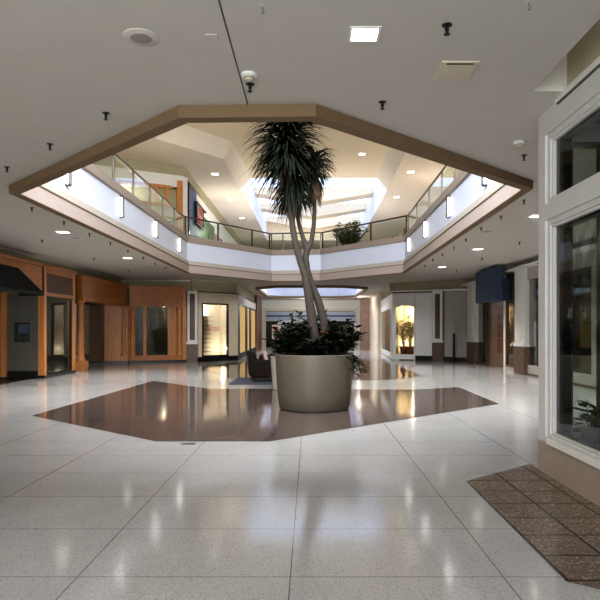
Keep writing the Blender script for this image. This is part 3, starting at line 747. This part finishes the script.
# ------------------------------------------------------------------ railings
RAIL = inset(OCT, -0.12)
def railing(i, label, posts_px=None, npost=None):
    A = Vector(RAIL[i]); B = Vector(RAIL[(i+1) % 8]); L = (B-A).length; u = (B-A).normalized()
    t = thing('glass_railing', label, 'railing', (A.x, A.y, 5.385), 'glass railings round the atrium')
    ss = [0.06, L-0.06]
    if posts_px: ss = [0.06]+sorted(s for s in (ray(px, A, B) for px in posts_px) if 0.4 < s < L-0.4)+[L-0.06]
    elif npost: ss = [0.06+(L-0.12)*k/npost for k in range(npost+1)]
    for s in ss:
        MB().seg(A, B, s-0.03, s+0.03, 5.38, 6.16, -0.02, 0.03).build('post', M['metal'], t)
    for a, b in zip(ss, ss[1:]):
        MB().seg(A, B, a+0.03, b-0.03, 5.40, 6.08, 0.0, 0.012).build('glass_panel', M['railglass'], t)
    MB().tube([(A.x, A.y, 6.18), (B.x, B.y, 6.18)], 0.035, 10).build('handrail', M['metal'], t)
railing(6, 'glass balcony railing in front of the oak upper shop, longest run with close posts', posts_px=(113, 133, 149.5, 162.6, 174, 60, 90))
railing(5, 'angled glass balcony railing in front of the blue panel and red sign', posts_px=(218, 252))
railing(4, 'short central glass balcony railing behind the tall dracaena trunks', posts_px=(283,))
railing(3, 'angled glass balcony railing with the leafy bush behind it', posts_px=(337, 371))
railing(2, 'long glass balcony railing on the side opposite the oak upper shop', posts_px=(417, 429, 442, 455, 470))

# ------------------------------------------------------------------ sconces
def sconce(x, y, sgn, label, g):
    t = thing('wall_sconce', label, 'wall lamp', (x, y, 4.82), g)
    mb = MB(); z0, z1 = 4.55, 5.08; d = 0.09*sgn
    for dy in (-0.05, 0.05): mb.box(min(x+d*.8, x+d), max(x+d*.8, x+d), y+dy-0.008, y+dy+0.008, z0, z1)
    for z in (z0, z1): mb.box(min(x, x+d), max(x, x+d), y-0.058, y+0.058, z-0.012, z+0.012)
    mb.build('frame', M['blackmetal'], t)
    MB().lathe((x+d*.45, y, 0), [(0.02, z0+.02), (0.02, z1-.02)], 10).build('lamp_tube', M['tube'], t)
nth = ['first', 'second', 'third', 'fourth']
for k, y in enumerate((12.3, 15.8, 19.35, 22.9)):
    sconce(-5.0, y, 1, '%s glowing wall sconce from the near end, on the fascia below the oak upper shop' % nth[k], 'sconces on the balcony fascia')
    xr = 3.58+(3.83-3.58)*(y-9.72)/(24.2-9.72)
    sconce(xr-0.005, y, -1, '%s glowing wall sconce from the near end, on the fascia facing the oak upper shop' % nth[k], 'sconces on the balcony fascia')

# ------------------------------------------------------------------ plants
def shrub(root, c, R, H, nstem, nleaf, leafL, leafW, mat, stem_r=0.008, upright=0.5, lo=0.25):
    st, fo = MB(), MB(); c = Vector(c)
    for k in range(nstem):
        a = random.uniform(0, 2*math.pi); rr = R*math.sqrt(random.random())
        tip = c+Vector((rr*math.cos(a), rr*math.sin(a), H*random.uniform(0.55, 1.0)*(1-0.25*(rr/R)**2)))
        b = c+Vector((0.12*rr*math.cos(a), 0.12*rr*math.sin(a), -0.02))
        mid = (b+tip)/2+Vector((0, 0, H*0.12))
        pts = [b*(1-t)**2+mid*2*t*(1-t)+tip*t*t for t in (0, .25, .5, .75, 1)]
        st.tube(pts, [stem_r, stem_r, stem_r*.8, stem_r*.6, stem_r*.4], 5)
        for j in range(nleaf):
            t = lo+(1-lo)*(j+random.random())/nleaf; q = b*(1-t)**2+mid*2*t*(1-t)+tip*t*t
            an = random.uniform(0, 2*math.pi)
            d = Vector((math.cos(an), math.sin(an), random.uniform(-0.35, 0.9)*upright+0.15))
            fo.leaf(q, d, leafL*random.uniform(.7, 1.2), leafW*random.uniform(.7, 1.2))
    st.build('stem', M['stem'], root)
    fo.build('foliage', mat, root, keep_normals=True)

PC = Vector((0.085, 12.05, 0))
t = thing('planter', 'large round putty-coloured planter tub holding the tall dracaenas', 'planter', tuple(PC))
prof = [(0.64, 0.0), (0.68, 0.015), (0.705, 0.05), (0.735, 0.3), (0.762, 0.62), (0.78, 0.95), (0.785, 1.06), (0.785, 1.09), (0.775, 1.10), (0.74, 1.10), (0.73, 1.09), (0.70, 0.98)]
MB().lathe(PC, prof, 64, True, False).build('tub', M['planter'], t, smooth=True)
MB().lathe(PC, [(0.03, 1.0), (0.4, 1.0), (0.703, 0.99)], 40, True, False).build('soil', M['soil'], t, smooth=True)

YT = 12.05
def head(fo, dead, axis, n, L, w, ndead, Ld, up=(0.0, 0.9), droop=(0.22, 0.36)):
    for k in range(n):
        t = random.random(); i = min(int(t*(len(axis)-1)), len(axis)-2); f = t*(len(axis)-1)-i
        p = axis[i].lerp(axis[i+1], f); a = random.uniform(0, 2*math.pi); el = up[0]+(up[1]-up[0])*(0.25*random.random()+0.75*t)
        d = Vector((math.cos(a)*math.cos(el), math.sin(a)*math.cos(el), math.sin(el)))
        fo.blade(p, d, L*random.uniform(.7, 1.1), w*random.uniform(.8, 1.2), random.uniform(*droop), 6)
    for k in range(ndead):
        p = axis[0].lerp(axis[1], random.random()*0.6)-Vector((0, 0, random.uniform(0, Ld*.5))); a = random.uniform(0, 2*math.pi)
        d = Vector((math.cos(a), math.sin(a), -0.8))
        dead.blade(p, d, Ld*random.uniform(.6, 1.1), w*0.9, 0.9, 5)
t = thing('dracaena_tree', 'taller dracaena in the round planter with the largest drooping crown', 'tree', (PC.x, PC.y, 1.0))
path = [(317, 357), (315, 341), (311.5, 315), (308.5, 295), (305, 275), (300.5, 262), (296, 246), (293, 230), (291, 212), (289.5, 192), (287, 165), (285, 140), (284, 112)]
pts = [P(x, y, 11.95) for x, y in path]; pts[0].z = 0.97
MB().tube(pts, [0.105, 0.10, 0.095, 0.085, 0.075, 0.068, 0.066, 0.062, 0.058, 0.052, 0.045, 0.04, 0.03], 12).build('trunk', M['bark'], t, smooth=True)
fo, de = MB(), MB()
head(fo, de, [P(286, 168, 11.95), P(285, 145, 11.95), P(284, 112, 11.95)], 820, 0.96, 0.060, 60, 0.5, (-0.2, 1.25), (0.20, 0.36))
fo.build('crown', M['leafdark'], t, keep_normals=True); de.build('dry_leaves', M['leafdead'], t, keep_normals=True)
t = thing('dracaena_tree', 'shorter forked dracaena in the round planter with two brown-skirted crowns', 'tree', (PC.x+.2, PC.y+.1, 1.0))
path = [(327, 357), (326, 345), (323, 318), (318, 300), (311, 284), (307, 270), (305.5, 258), (307.5, 248)]
pts = [P(x, y, 12.15) for x, y in path]; pts[0].z = 0.97
mb = MB().tube(pts, [0.095, 0.09, 0.085, 0.08, 0.075, 0.07, 0.066, 0.062], 12)
mb.tube([P(x, y, 12.15) for x, y in [(307.5, 250), (311.5, 241), (313.8, 225), (314.5, 210), (314.5, 192), (316, 165)]], [0.058, 0.05, 0.044, 0.04, 0.036, 0.028], 10)
mb.tube([P(x, y, 12.15) for x, y in [(307.5, 250), (303, 238), (299, 224), (296, 208), (294, 190), (293, 172)]], [0.055, 0.046, 0.042, 0.038, 0.034, 0.026], 10)
mb.build('trunk', M['bark'], t, smooth=True)
fo, de = MB(), MB()
head(fo, de, [P(294, 196, 12.15), P(293, 184, 12.15), P(293, 166, 12.15)], 380, 0.78, 0.054, 130, 0.5, (-0.4, 1.1), (0.3, 0.46))
head(fo, de, [P(315, 178, 12.15), P(315.5, 170, 12.15), P(316.5, 156, 12.15)], 210, 0.56, 0.046, 130, 0.48, (-0.3, 1.25), (0.26, 0.42))
fo.build('crown', M['leafdark'], t, keep_normals=True); de.build('dry_leaves', M['leafdead'], t, keep_normals=True)

lab = ['dark bushy shrub at the armchair-side rim of the round planter', 'dark shrub with pointed leaves at the front of the round planter', 'dark shrub hanging over the planter rim on the side away from armchair',
       'upright dark shrub at the back of the round planter behind trunks', 'orange-tinged shrub in the round planter between trunks and overhanging shrub', 'tall dark shrub behind the armchair-side rim of the round planter']
spots = [(-0.45, -0.15, 0.36, 0.62, 26, 'shrub'), (-0.05, -0.42, 0.30, 0.42, 20, 'shrub'), (0.50, -0.12, 0.42, 0.70, 26, 'shrub'), (0.12, 0.42, 0.34, 0.85, 24, 'shrub'), (0.34, 0.22, 0.3, 0.55, 16, 'orangeleaf'), (-0.36, 0.32, 0.34, 0.85, 22, 'shrub')]
for (dx, dy, R, H, ns, mt), lb in zip(spots, lab):
    t = thing('shrub', lb, 'shrub', (PC.x+dx, PC.y+dy, 1.0), 'shrubs under the dracaenas')
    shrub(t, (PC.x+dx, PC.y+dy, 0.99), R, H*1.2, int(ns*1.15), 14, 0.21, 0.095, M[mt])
# trailing stems over the rim belong to the overhanging shrub's neighbour: one small trailing plant
t = thing('trailing_plant', 'trailing dark plant drooping over the planter rim furthest from armchair', 'plant', (PC.x+.7, PC.y-.1, 1.05))
st, fo = MB(), MB()
for k in range(9):
    a = random.uniform(-1.1, 0.7); p = Vector((PC.x+.62*math.cos(a), PC.y+.62*math.sin(a), 1.0)); q = Vector((PC.x+.84*math.cos(a), PC.y+.84*math.sin(a), 1.22)); e = Vector((PC.x+random.uniform(.88, 1.12)*math.cos(a), PC.y+.98*math.sin(a), random.uniform(0.6, 1.0)))
    pts = [p*(1-s)**2+q*2*s*(1-s)+e*s*s for s in (0, .25, .5, .75, 1)]; st.tube(pts, 0.007, 5)
    for s in range(10):
        f = 0.3+0.7*s/9; c = p*(1-f)**2+q*2*f*(1-f)+e*f*f; an = random.uniform(0, 6.28); fo.leaf(c, (math.cos(an), math.sin(an), random.uniform(-.6, .4)), 0.15, 0.07)
st.build('stem', M['stem'], t); fo.build('foliage', M['shrub'], t, keep_normals=True)

# pale planter behind, with its plant
c2 = Vector((-0.70, 15.85, 0))
t = thing('planter', 'smaller pale planter standing behind the large round planter', 'planter', tuple(c2))
MB().lathe(c2, [(0.27, 0), (0.29, 0.02), (0.345, 0.84), (0.36, 0.85), (0.36, 0.89), (0.33, 0.89), (0.32, 0.8)], 40, True, False).build('tub', M['planter2'], t, smooth=True)
MB().lathe(c2, [(0.02, 0.82), (0.325, 0.81)], 30, True, False).build('soil', M['soil'], t)
t = thing('shrub', 'dark broad-leaved plant growing in the smaller pale planter', 'shrub', (c2.x, c2.y, 0.8))
shrub(t, (c2.x, c2.y, 0.82), 0.5, 0.62, 16, 9, 0.26, 0.14, M['shrub'])

# armchair on a rug
rg = MB().box(-2.35, -0.6, 17.2, 19.6, 0.004, 0.018).build('rug', M['rug']); tag(rg, 'slate grey rug under the dark brown armchair', 'rug')
def armchair(c, rz, label, cush=True):
    t = thing('armchair', label, 'armchair', (c[0], c[1], 0.018))
    def bx(name, x0, x1, y0, y1, z0, z1, mat, bev=0.05, top=None):
        mb = MB(); mb.box(x0, x1, y0, y1, z0, z1)
        if top:
            for v in mb.bm.verts:
                if v.co.z > (z0+z1)/2: v.co.x += top
        o = mb.build(name, mat, None, bevel=bev); o.parent = t; return o
    bx('seat', -0.34, 0.38, -0.26, 0.26, 0.2, 0.46, M['leather'])
    bx('backrest', -0.42, -0.2, -0.38, 0.38, 0.14, 0.90, M['leather'], 0.07, -0.06)
    for s in (-1, 1): bx('arm', -0.36, 0.40, min(s*.26, s*.40), max(s*.26, s*.40), 0.12, 0.66, M['leather'], 0.05)
    for sx in (-.3, .32):
        for sy in (-.3, .3): bx('leg', sx-.03, sx+.03, sy-.03, sy+.03, 0.0, 0.14, M['blackmetal'], 0.005)
    t.rotation_euler = (0, 0, rz)
    return t
armchair((-1.42, 18.3), math.radians(12), 'dark brown leather armchair on the slate rug beside pale planter')
cu = MB().box(-0.06, 0.06, -0.2, 0.2, -0.2, 0.2).build('cushion', M['cushion'], bevel=0.05)
cu.location = (-1.36, 18.28, 0.72); cu.rotation_euler = (0, math.radians(-14), math.radians(12)); tag(cu, 'dusty pink cushion leaning in the dark brown armchair', 'cushion')
armchair((-1.35, 21.6), math.radians(200), 'second brown armchair further off beyond the one on the rug').location.z = 0.004

# upstairs plants
t = thing('shrub', 'large leafy bush behind the angled upper glass railing', 'shrub', (1.9, 29.6, UF))
shrub(t, (1.95, 29.2, UF+0.15), 0.92, 1.62, 60, 14, 0.24, 0.11, M['shrub2'], 0.012)
t = thing('planter_trough', 'low dark planter trough behind the upper railing near the corner post', 'planter', (4.3, 26.8, UF))
MB().box(4.15, 4.6, 26.6, 27.2, UF, 6.05).build('box', M['wooddark'], t, bevel=0.01)
MB().box(4.2, 4.55, 26.65, 27.15, 6.02, 6.07).build('soil', M['soil'], t)
for k, px in enumerate((379, 387, 394, 400)):
    p = P(px, 0, 28.3-k*0.55)
    t = thing('fern', ['small fern nearest the bush', 'second small fern from the bush', 'third small fern from the bush', 'small fern beside the dark trough'][k]+' behind the upper railing', 'plant', (p.x, p.y, UF), 'low ferns behind the upper railing')
    shrub(t, (p.x, p.y, UF), 0.36, 0.62, 14, 8, 0.2, 0.08, M['shrub2'], 0.006)
    MB().lathe((p.x, p.y, UF), [(0.14, 0), (0.17, 0.2), (0.15, 0.2)], 14).build('pot', M['wooddark'], t)

# plants in lit window of the white shop
for k, (p, H) in enumerate(zip(DISP, (1.75, 2.0, 1.4))):
    t = thing('potted_plant', ['slim potted plant in the lit window of the white shop, at its corner-post side', 'tall potted plant in the middle of the white shop window', 'short potted plant at the hoarding side of the white shop window'][k], 'potted plant', (p.x, p.y, 0.3), 'plants in the lit shop window')
    MB().lathe((p.x, p.y, 0.30), [(0.13, 0), (0.17, 0.02), (0.22, 0.34), (0.24, 0.34), (0.24, 0.40), (0.2, 0.40)], 20).build('pot', M['terra'], t, smooth=True)
    shrub(t, (p.x, p.y, 0.68), 0.34, H-0.1, 15, 13, 0.2, 0.09, M['shrub2'], 0.01)
# plant inside the near dark window
t = thing('potted_plant', 'leafy potted plant behind the dark glass of the near shop window', 'potted plant', (2.99, 6.3, 0.36))
MB().lathe((2.99, 6.3, 0.363), [(0.10, 0), (0.12, 0.01), (0.15, 0.2), (0.13, 0.2)], 20).build('pot', M['black'], t, smooth=True)
shrub(t, (2.99, 6.3, 0.5), 0.14, 0.36, 7, 5, 0.20, 0.09, M['shrub2'], 0.008)

# ------------------------------------------------------------------ ceiling fittings
def sprinkler_proto():
    t = thing('ceiling_sprinkler', 'x', 'sprinkler', (0, 0, 0), 'ceiling sprinklers')
    o = MB().lathe((0, 0, 0), [(0.042, 0), (0.042, -0.008), (0.02, -0.014)], 14).build('escutcheon', M['blackmetal'], None, smooth=True); o.parent = t
    o = MB().lathe((0, 0, 0), [(0.016, -0.008), (0.016, -0.05), (0.011, -0.055), (0.011, -0.075)], 10).build('body', M['blackmetal'], None, smooth=True); o.parent = t
    o = MB().lathe((0, 0, 0), [(0.024, -0.074), (0.024, -0.08)], 12).build('deflector', M['blackmetal'], None); o.parent = t
    return t
near = 'black ceiling sprinkler '
oak = ['first', 'second', 'third', 'fourth', 'fifth', 'sixth', 'seventh', 'eighth']
spr = [((447, 25), near+'beside the tan air vent, nearest to camera'), ((382.5, 102), near+'just outside the angled opening edge, past the square downlight'), ((250, 84), near+'directly beside the smoke detector by the joint line'),
       ((106, 113), near+'just outside the angled opening edge, below the round speaker'), ((50, 144), near+'between round speaker and sharp opening corner, second along the edge'), ((7, 167), near+'at the picture edge by the sharp opening corner above the awning'),
       ((524, 155), near+'under the smoke detector near the bay pillar'), ((519.5, 242), near+'above the broad white pier, level with small downlight'), ((482, 258), near+'just in front of the navy sign box'), ((456.5, 270), near+'above the grey hoarding'),
       ((42, 240), near+'above the awning, in the outer row'), ((94, 258), near+'above the oak arcade, in the outer row'), ((129, 270), near+'above the arcade inside corner, in the outer row')]
for k, q in enumerate(((32, 207.5), (64, 221.5), (89.6, 233.5), (110.5, 242.5), (128, 250), (143.4, 257), (155, 263), (166, 267))):
    spr.append((q, '%s black ceiling sprinkler from the camera along the opening, oak shop side' % oak[k]))
for k, q in enumerate(((524, 200), (501, 216), (481, 227.5), (466, 239), (454, 247), (442.5, 254), (433, 259), (425, 265))):
    spr.append((q, '%s black ceiling sprinkler from the camera along the opening, navy sign side' % oak[k]))
pr = sprinkler_proto()
for k, ((px, py), lb) in enumerate(spr):
    p = ONZ(px, py, ZC)+Vector((0, 0, 0.003))
    if k == 0: pr.location = p; pr['label'] = lb
    else: dup(pr, p, lb)
def detector(px, py, lb):
    p = ONZ(px, py, ZC); t = thing('smoke_detector', lb, 'smoke detector', tuple(p), 'smoke detectors')
    MB().lathe(p, [(0.075, 0), (0.075, -0.018), (0.06, -0.03)], 20).build('base', M['white'], t, smooth=True)
    MB().lathe(p, [(0.045, -0.025), (0.045, -0.05), (0.03, -0.06)], 16).build('sensor', M['ventm'], t, smooth=True)
    MB().lathe(p, [(0.047, -0.036), (0.047, -0.043)], 16).build('slot', M['blackmetal'], t)
detector(249, 74, 'white smoke detector beside the ceiling joint line'); detector(519.5, 142, 'white smoke detector near the bay pillar')
# downlights
def downlight(px, py, lb, s=0.11, z=ZC, watts=0):
    p = ONZ(px, py, z); t = thing('downlight', lb, 'ceiling light', tuple(p), 'recessed ceiling lights')
    A, B = (p.x-s-.015, p.y-s-.015), (p.x+s+.015, p.y-s-.015)
    mb = MB(); mb.frame(A, B, 0, 2*s+.03, 0, 1, 0, 0.01, 0.01) if False else None
    w = 0.02
    mb.box(p.x-s-w, p.x-s, p.y-s-w, p.y+s+w, z-0.008, z); mb.box(p.x+s, p.x+s+w, p.y-s-w, p.y+s+w, z-0.008, z)
    mb.box(p.x-s, p.x+s, p.y-s-w, p.y-s, z-0.008, z); mb.box(p.x-s, p.x+s, p.y+s, p.y+s+w, z-0.008, z)
    mb.build('trim_ring', M['white'], t)
    MB().box(p.x-s, p.x+s, p.y-s, p.y+s, z-0.006, z-0.001).build('lens', M['lamp'], t)
    if watts:
        l = bpy.data.lights.new('downlight_lamp', 'SPOT'); l.energy = watts; l.spot_size = math.radians(120); l.spot_blend = 0.8; l.shadow_soft_size = 0.1; l.color = (1, 0.98, 0.94)
        o = bpy.data.objects.new('downlight_lamp', l); C.objects.link(o); o.location = (p.x, p.y, z-0.05)
downlight(364.5, 34, 'square lit ceiling downlight nearest the camera, beside the tan vent', 0.105, ZC, 40)
downlight(63, 232, 'square ceiling downlight above the tall oak display case', 0.13, ZC, 560)
downlight(127.6, 258, 'square ceiling downlight above the oak arcade corner', 0.13, ZC, 560)
downlight(478, 249, 'square ceiling downlight in front of the navy sign box', 0.13, ZC, 560)
downlight(442, 267, 'square ceiling downlight above the grey hoarding', 0.13, ZC, 560)
downlight(537, 216, 'square ceiling downlight just behind the bay pillar edge', 0.13, ZC, 560)
for (px, py), lb in zip(((215, 174), (230, 200), (242, 218)), ('nearest', 'middle', 'farthest')):
    downlight(px, py, '%s upper-storey downlight in the row on the red sign side' % lb, 0.16, UC, 0)
for (px, py), lb in zip(((411, 172), (396.5, 197)), ('nearest', 'farthest')):
    downlight(px, py, '%s upper-storey downlight in the row above the bush side railing' % lb, 0.16, UC, 0)
downlight(362, 154, 'upper-storey downlight in the cream tray beside the dracaena crown', 0.14, 10.0, 0)
# speakers, vent, plates
def speaker(px, py, lb, r):
    p = ONZ(px, py, ZC); t = thing('ceiling_speaker', lb, 'speaker', tuple(p), 'ceiling speakers')
    MB().lathe(p, [(r, 0), (r, -0.006), (r*.93, -0.01)], 32).build('trim_ring', M['ceil'], t, smooth=True)
    MB().lathe(p, [(r*.6, -0.008), (r*.6, -0.014), (r*.5, -0.016)], 28).build('grille', M['speakerm'], t, smooth=True)
speaker(141, 37, 'large round ceiling speaker nearest the camera', 0.145)
speaker(77, 238, 'small ceiling speaker above the tall oak display case', 0.13); speaker(148, 267, 'small ceiling speaker above the oak arcade', 0.13)
speaker(487.5, 231.5, 'small ceiling speaker between opening and navy sign box', 0.13); speaker(435, 263.5, 'small ceiling speaker above the white corner shop', 0.13)
p = ONZ(456, 70, ZC); t = thing('air_vent', 'tan rectangular ceiling air vent beside the lit downlight', 'air vent', tuple(p))
pl = MB().box(p.x-.17, p.x+.17, p.y-.19, p.y+.19, ZC-0.012, ZC+0.002).build('plate', M['ventm'], t, bevel=0.004)
MB().box(p.x-.12, p.x+.12, p.y-.165, p.y-.145, ZC-0.016, ZC-0.011).build('slot', M['blackmetal'], pl)
p = ONZ(212, 37, ZC); o = MB().box(p.x-.05, p.x+.05, p.y-.05, p.y+.05, ZC-0.006, ZC+0.003).build('ceiling_cover_plate', M['ceil'], None, bevel=0.002); tag(o, 'small blank square ceiling plate between speaker and joint line', 'cover plate')
for (px, py), lb in zip(((262.5, 6), (529, 2)), ('small bare ceiling hook beside the joint line', 'small bare ceiling hook near the slot above the near shop window')):
    p = ONZ(px, py, ZC); t = thing('ceiling_hook', lb, 'hook', tuple(p), 'ceiling hooks')
    MB().lathe(p, [(0.02, 0.002), (0.02, -0.004)], 12).build('plate', M['ceil'], t)
    MB().tube([p+Vector((0, 0, 0)), p+Vector((0, 0, -0.03)), p+Vector((0.012, 0, -0.045)), p+Vector((0.004, 0, -0.06)), p+Vector((-0.01, 0, -0.05))], 0.003, 6).build('wire', M['metal'], t)
# floor outlet
y = 960/(444-329); x = (188.5-310)/600*y
t = thing('floor_outlet', 'small rectangular floor outlet cover in front of the dark stone inlay', 'floor outlet', (x, y, 0))
MB().box(x-.10, x+.10, y-.055, y+.055, 0.0, 0.006).build('frame', M['metal'], t); MB().box(x-.075, x+.075, y-.035, y+.035, 0.006, 0.008).build('lid', M['blackmetal'], t)

# ================================================================== LIGHT
w = bpy.data.worlds.new('World'); bpy.context.scene.world = w; w.use_nodes = True
bg = w.node_tree.nodes['Background']; bg.inputs[0].default_value = (0.86, 0.92, 1.0, 1); bg.inputs[1].default_value = 1.3
def area(name, loc, size, sizey, energy, rot=(0, 0, 0), col=(1, 1, 1)):
    l = bpy.data.lights.new(name, 'AREA'); l.shape = 'RECTANGLE'; l.size = size; l.size_y = sizey; l.energy = energy; l.color = col
    o = bpy.data.objects.new(name, l); C.objects.link(o); o.location = loc; o.rotation_euler = rot; return o
area('court_skylight', (-0.6, 7.0, 9.0), 8, 7, 4000, (math.radians(35), 0, 0), col=(0.90, 0.95, 1))
area('rear_fill', (-3, -4.5, 2.2), 10, 3.6, 600, (math.pi/2, 0, 0), (0.95, 0.98, 1))  # added fill from behind the camera, not a window
# upward fill added to brighten the upper ceiling, unseen behind the fascia
area('upward_fill', (-5.75, 19, 5.45), 0.5, 12, 105, (math.pi, 0, 0), (1, 0.90, 0.76))
area('upward_fill', (5.2, 19, 5.45), 1.2, 12, 130, (math.pi, 0, 0), (1, 0.90, 0.76))
area('upward_fill', (0, 36, 5.45), 7, 6, 260, (math.pi, 0, 0), (1, 0.94, 0.84))
area('slot_fill', (2.42, 1.2, 4.85), 0.3, 9, 5, (0, 0, 0), (1, 0.95, 0.88))  # added fill that brightens the slot, no fitting modelled
def warm(name, p, e, col=(1, 0.75, 0.42), size=0.5):
    l = bpy.data.lights.new(name, 'POINT'); l.energy = e; l.color = col; l.shadow_soft_size = 0.0
    o = bpy.data.objects.new(name, l); C.objects.link(o); o.location = p
warm('display_lamp', (-5.0, 29.9, 2.85), 60, (1, 0.95, 0.88), 0.05)
warm('display_lamp', (-4.45, 30.55, 0.6), 22, (1, 0.88, 0.70), 0.05)
q = DISP[1]+DN*0.55; warm('display_lamp', (q.x, q.y, 2.5), 50, (1, 0.90, 0.70), 0.05)
q = DISP[0]+DN*0.5; warm('display_lamp', (q.x, q.y, 0.9), 22, (1, 0.90, 0.70), 0.05)
warm('shop_fill', (5.5, 37, 2.8), 70, (1, 0.85, 0.6), 0.05)
warm('shop_fill', (3.6, 44.5, 3.6), 45, (1, 0.9, 0.82), 0.05)
warm('shop_fill', (-7.3, 29.9, 2.4), 14, (1, 0.9, 0.7), 0.05)  # added fill to brighten the interior behind the arcade glass
warm('shop_fill', (-10.6, 25, 2.5), 14, (1, 0.9, 0.75), 0.05)
warm('shop_fill', (-9.1, 20.4, 2.6), 12, (1, 0.97, 0.92), 0.05)  # added fill to lighten the inside of the display case
warm('shop_fill', (8.4, 17, 3.3), 20, (0.9, 1, 0.95), 0.05)
warm('upper_shop_fill', (-8.3, 27.55, 7.9), 40, (1, 0.9, 0.7), 0.05)  # added fill to brighten the upper shop interior
warm('upper_hall_fill', (-4.9, 34, 7.0), 90, (1, 0.92, 0.8), 0.1)  # this and the next two: added fill for the upper hall walls
warm('upper_hall_fill', (0, 49, 7.6), 240, (1, 0.95, 0.85), 0.1)
warm('upper_hall_fill', (6.3, 30, 7.0), 90, (1, 0.92, 0.8), 0.1)
for y in (36, 47): warm('concourse_fill', (0, y, 3.5), 90, (1, 0.97, 0.92))  # added fill for the far concourse, no fittings there
for x in (-5.2, 5.6):  # added spots that brighten the far opening and the floor below
    l = bpy.data.lights.new('hall_fill', 'SPOT'); l.energy = 3200; l.spot_size = math.radians(70); l.spot_blend = 0.6; l.shadow_soft_size = 0.15; l.color = (0.95, 0.97, 1)
    o = bpy.data.objects.new('hall_fill', l); C.objects.link(o); o.location = (x, 39, 8.9)
    o.rotation_euler = (Vector((0, 39, 2))-Vector(o.location)).to_track_quat('-Z', 'Y').to_euler()

# ================================================================== CAMERA
cam = bpy.data.cameras.new('Camera'); co = bpy.data.objects.new('Camera', cam); C.objects.link(co)
co.location = (0, 0, EYE); co.rotation_euler = (math.pi/2, 0, 0)
cam.sensor_width = 36; cam.lens = 36*F/600
cam.shift_x = -(CX-300)/600; cam.shift_y = (CY-300)/600
cam.clip_start = 0.05; cam.clip_end = 200
bpy.context.scene.camera = co
vs = bpy.context.scene.view_settings
vs.view_transform = 'Standard'; vs.look = 'Medium High Contrast'; vs.exposure = 0.22
bpy.context.scene.cycles.max_bounces = 12
bpy.context.scene.cycles.transparent_max_bounces = 24
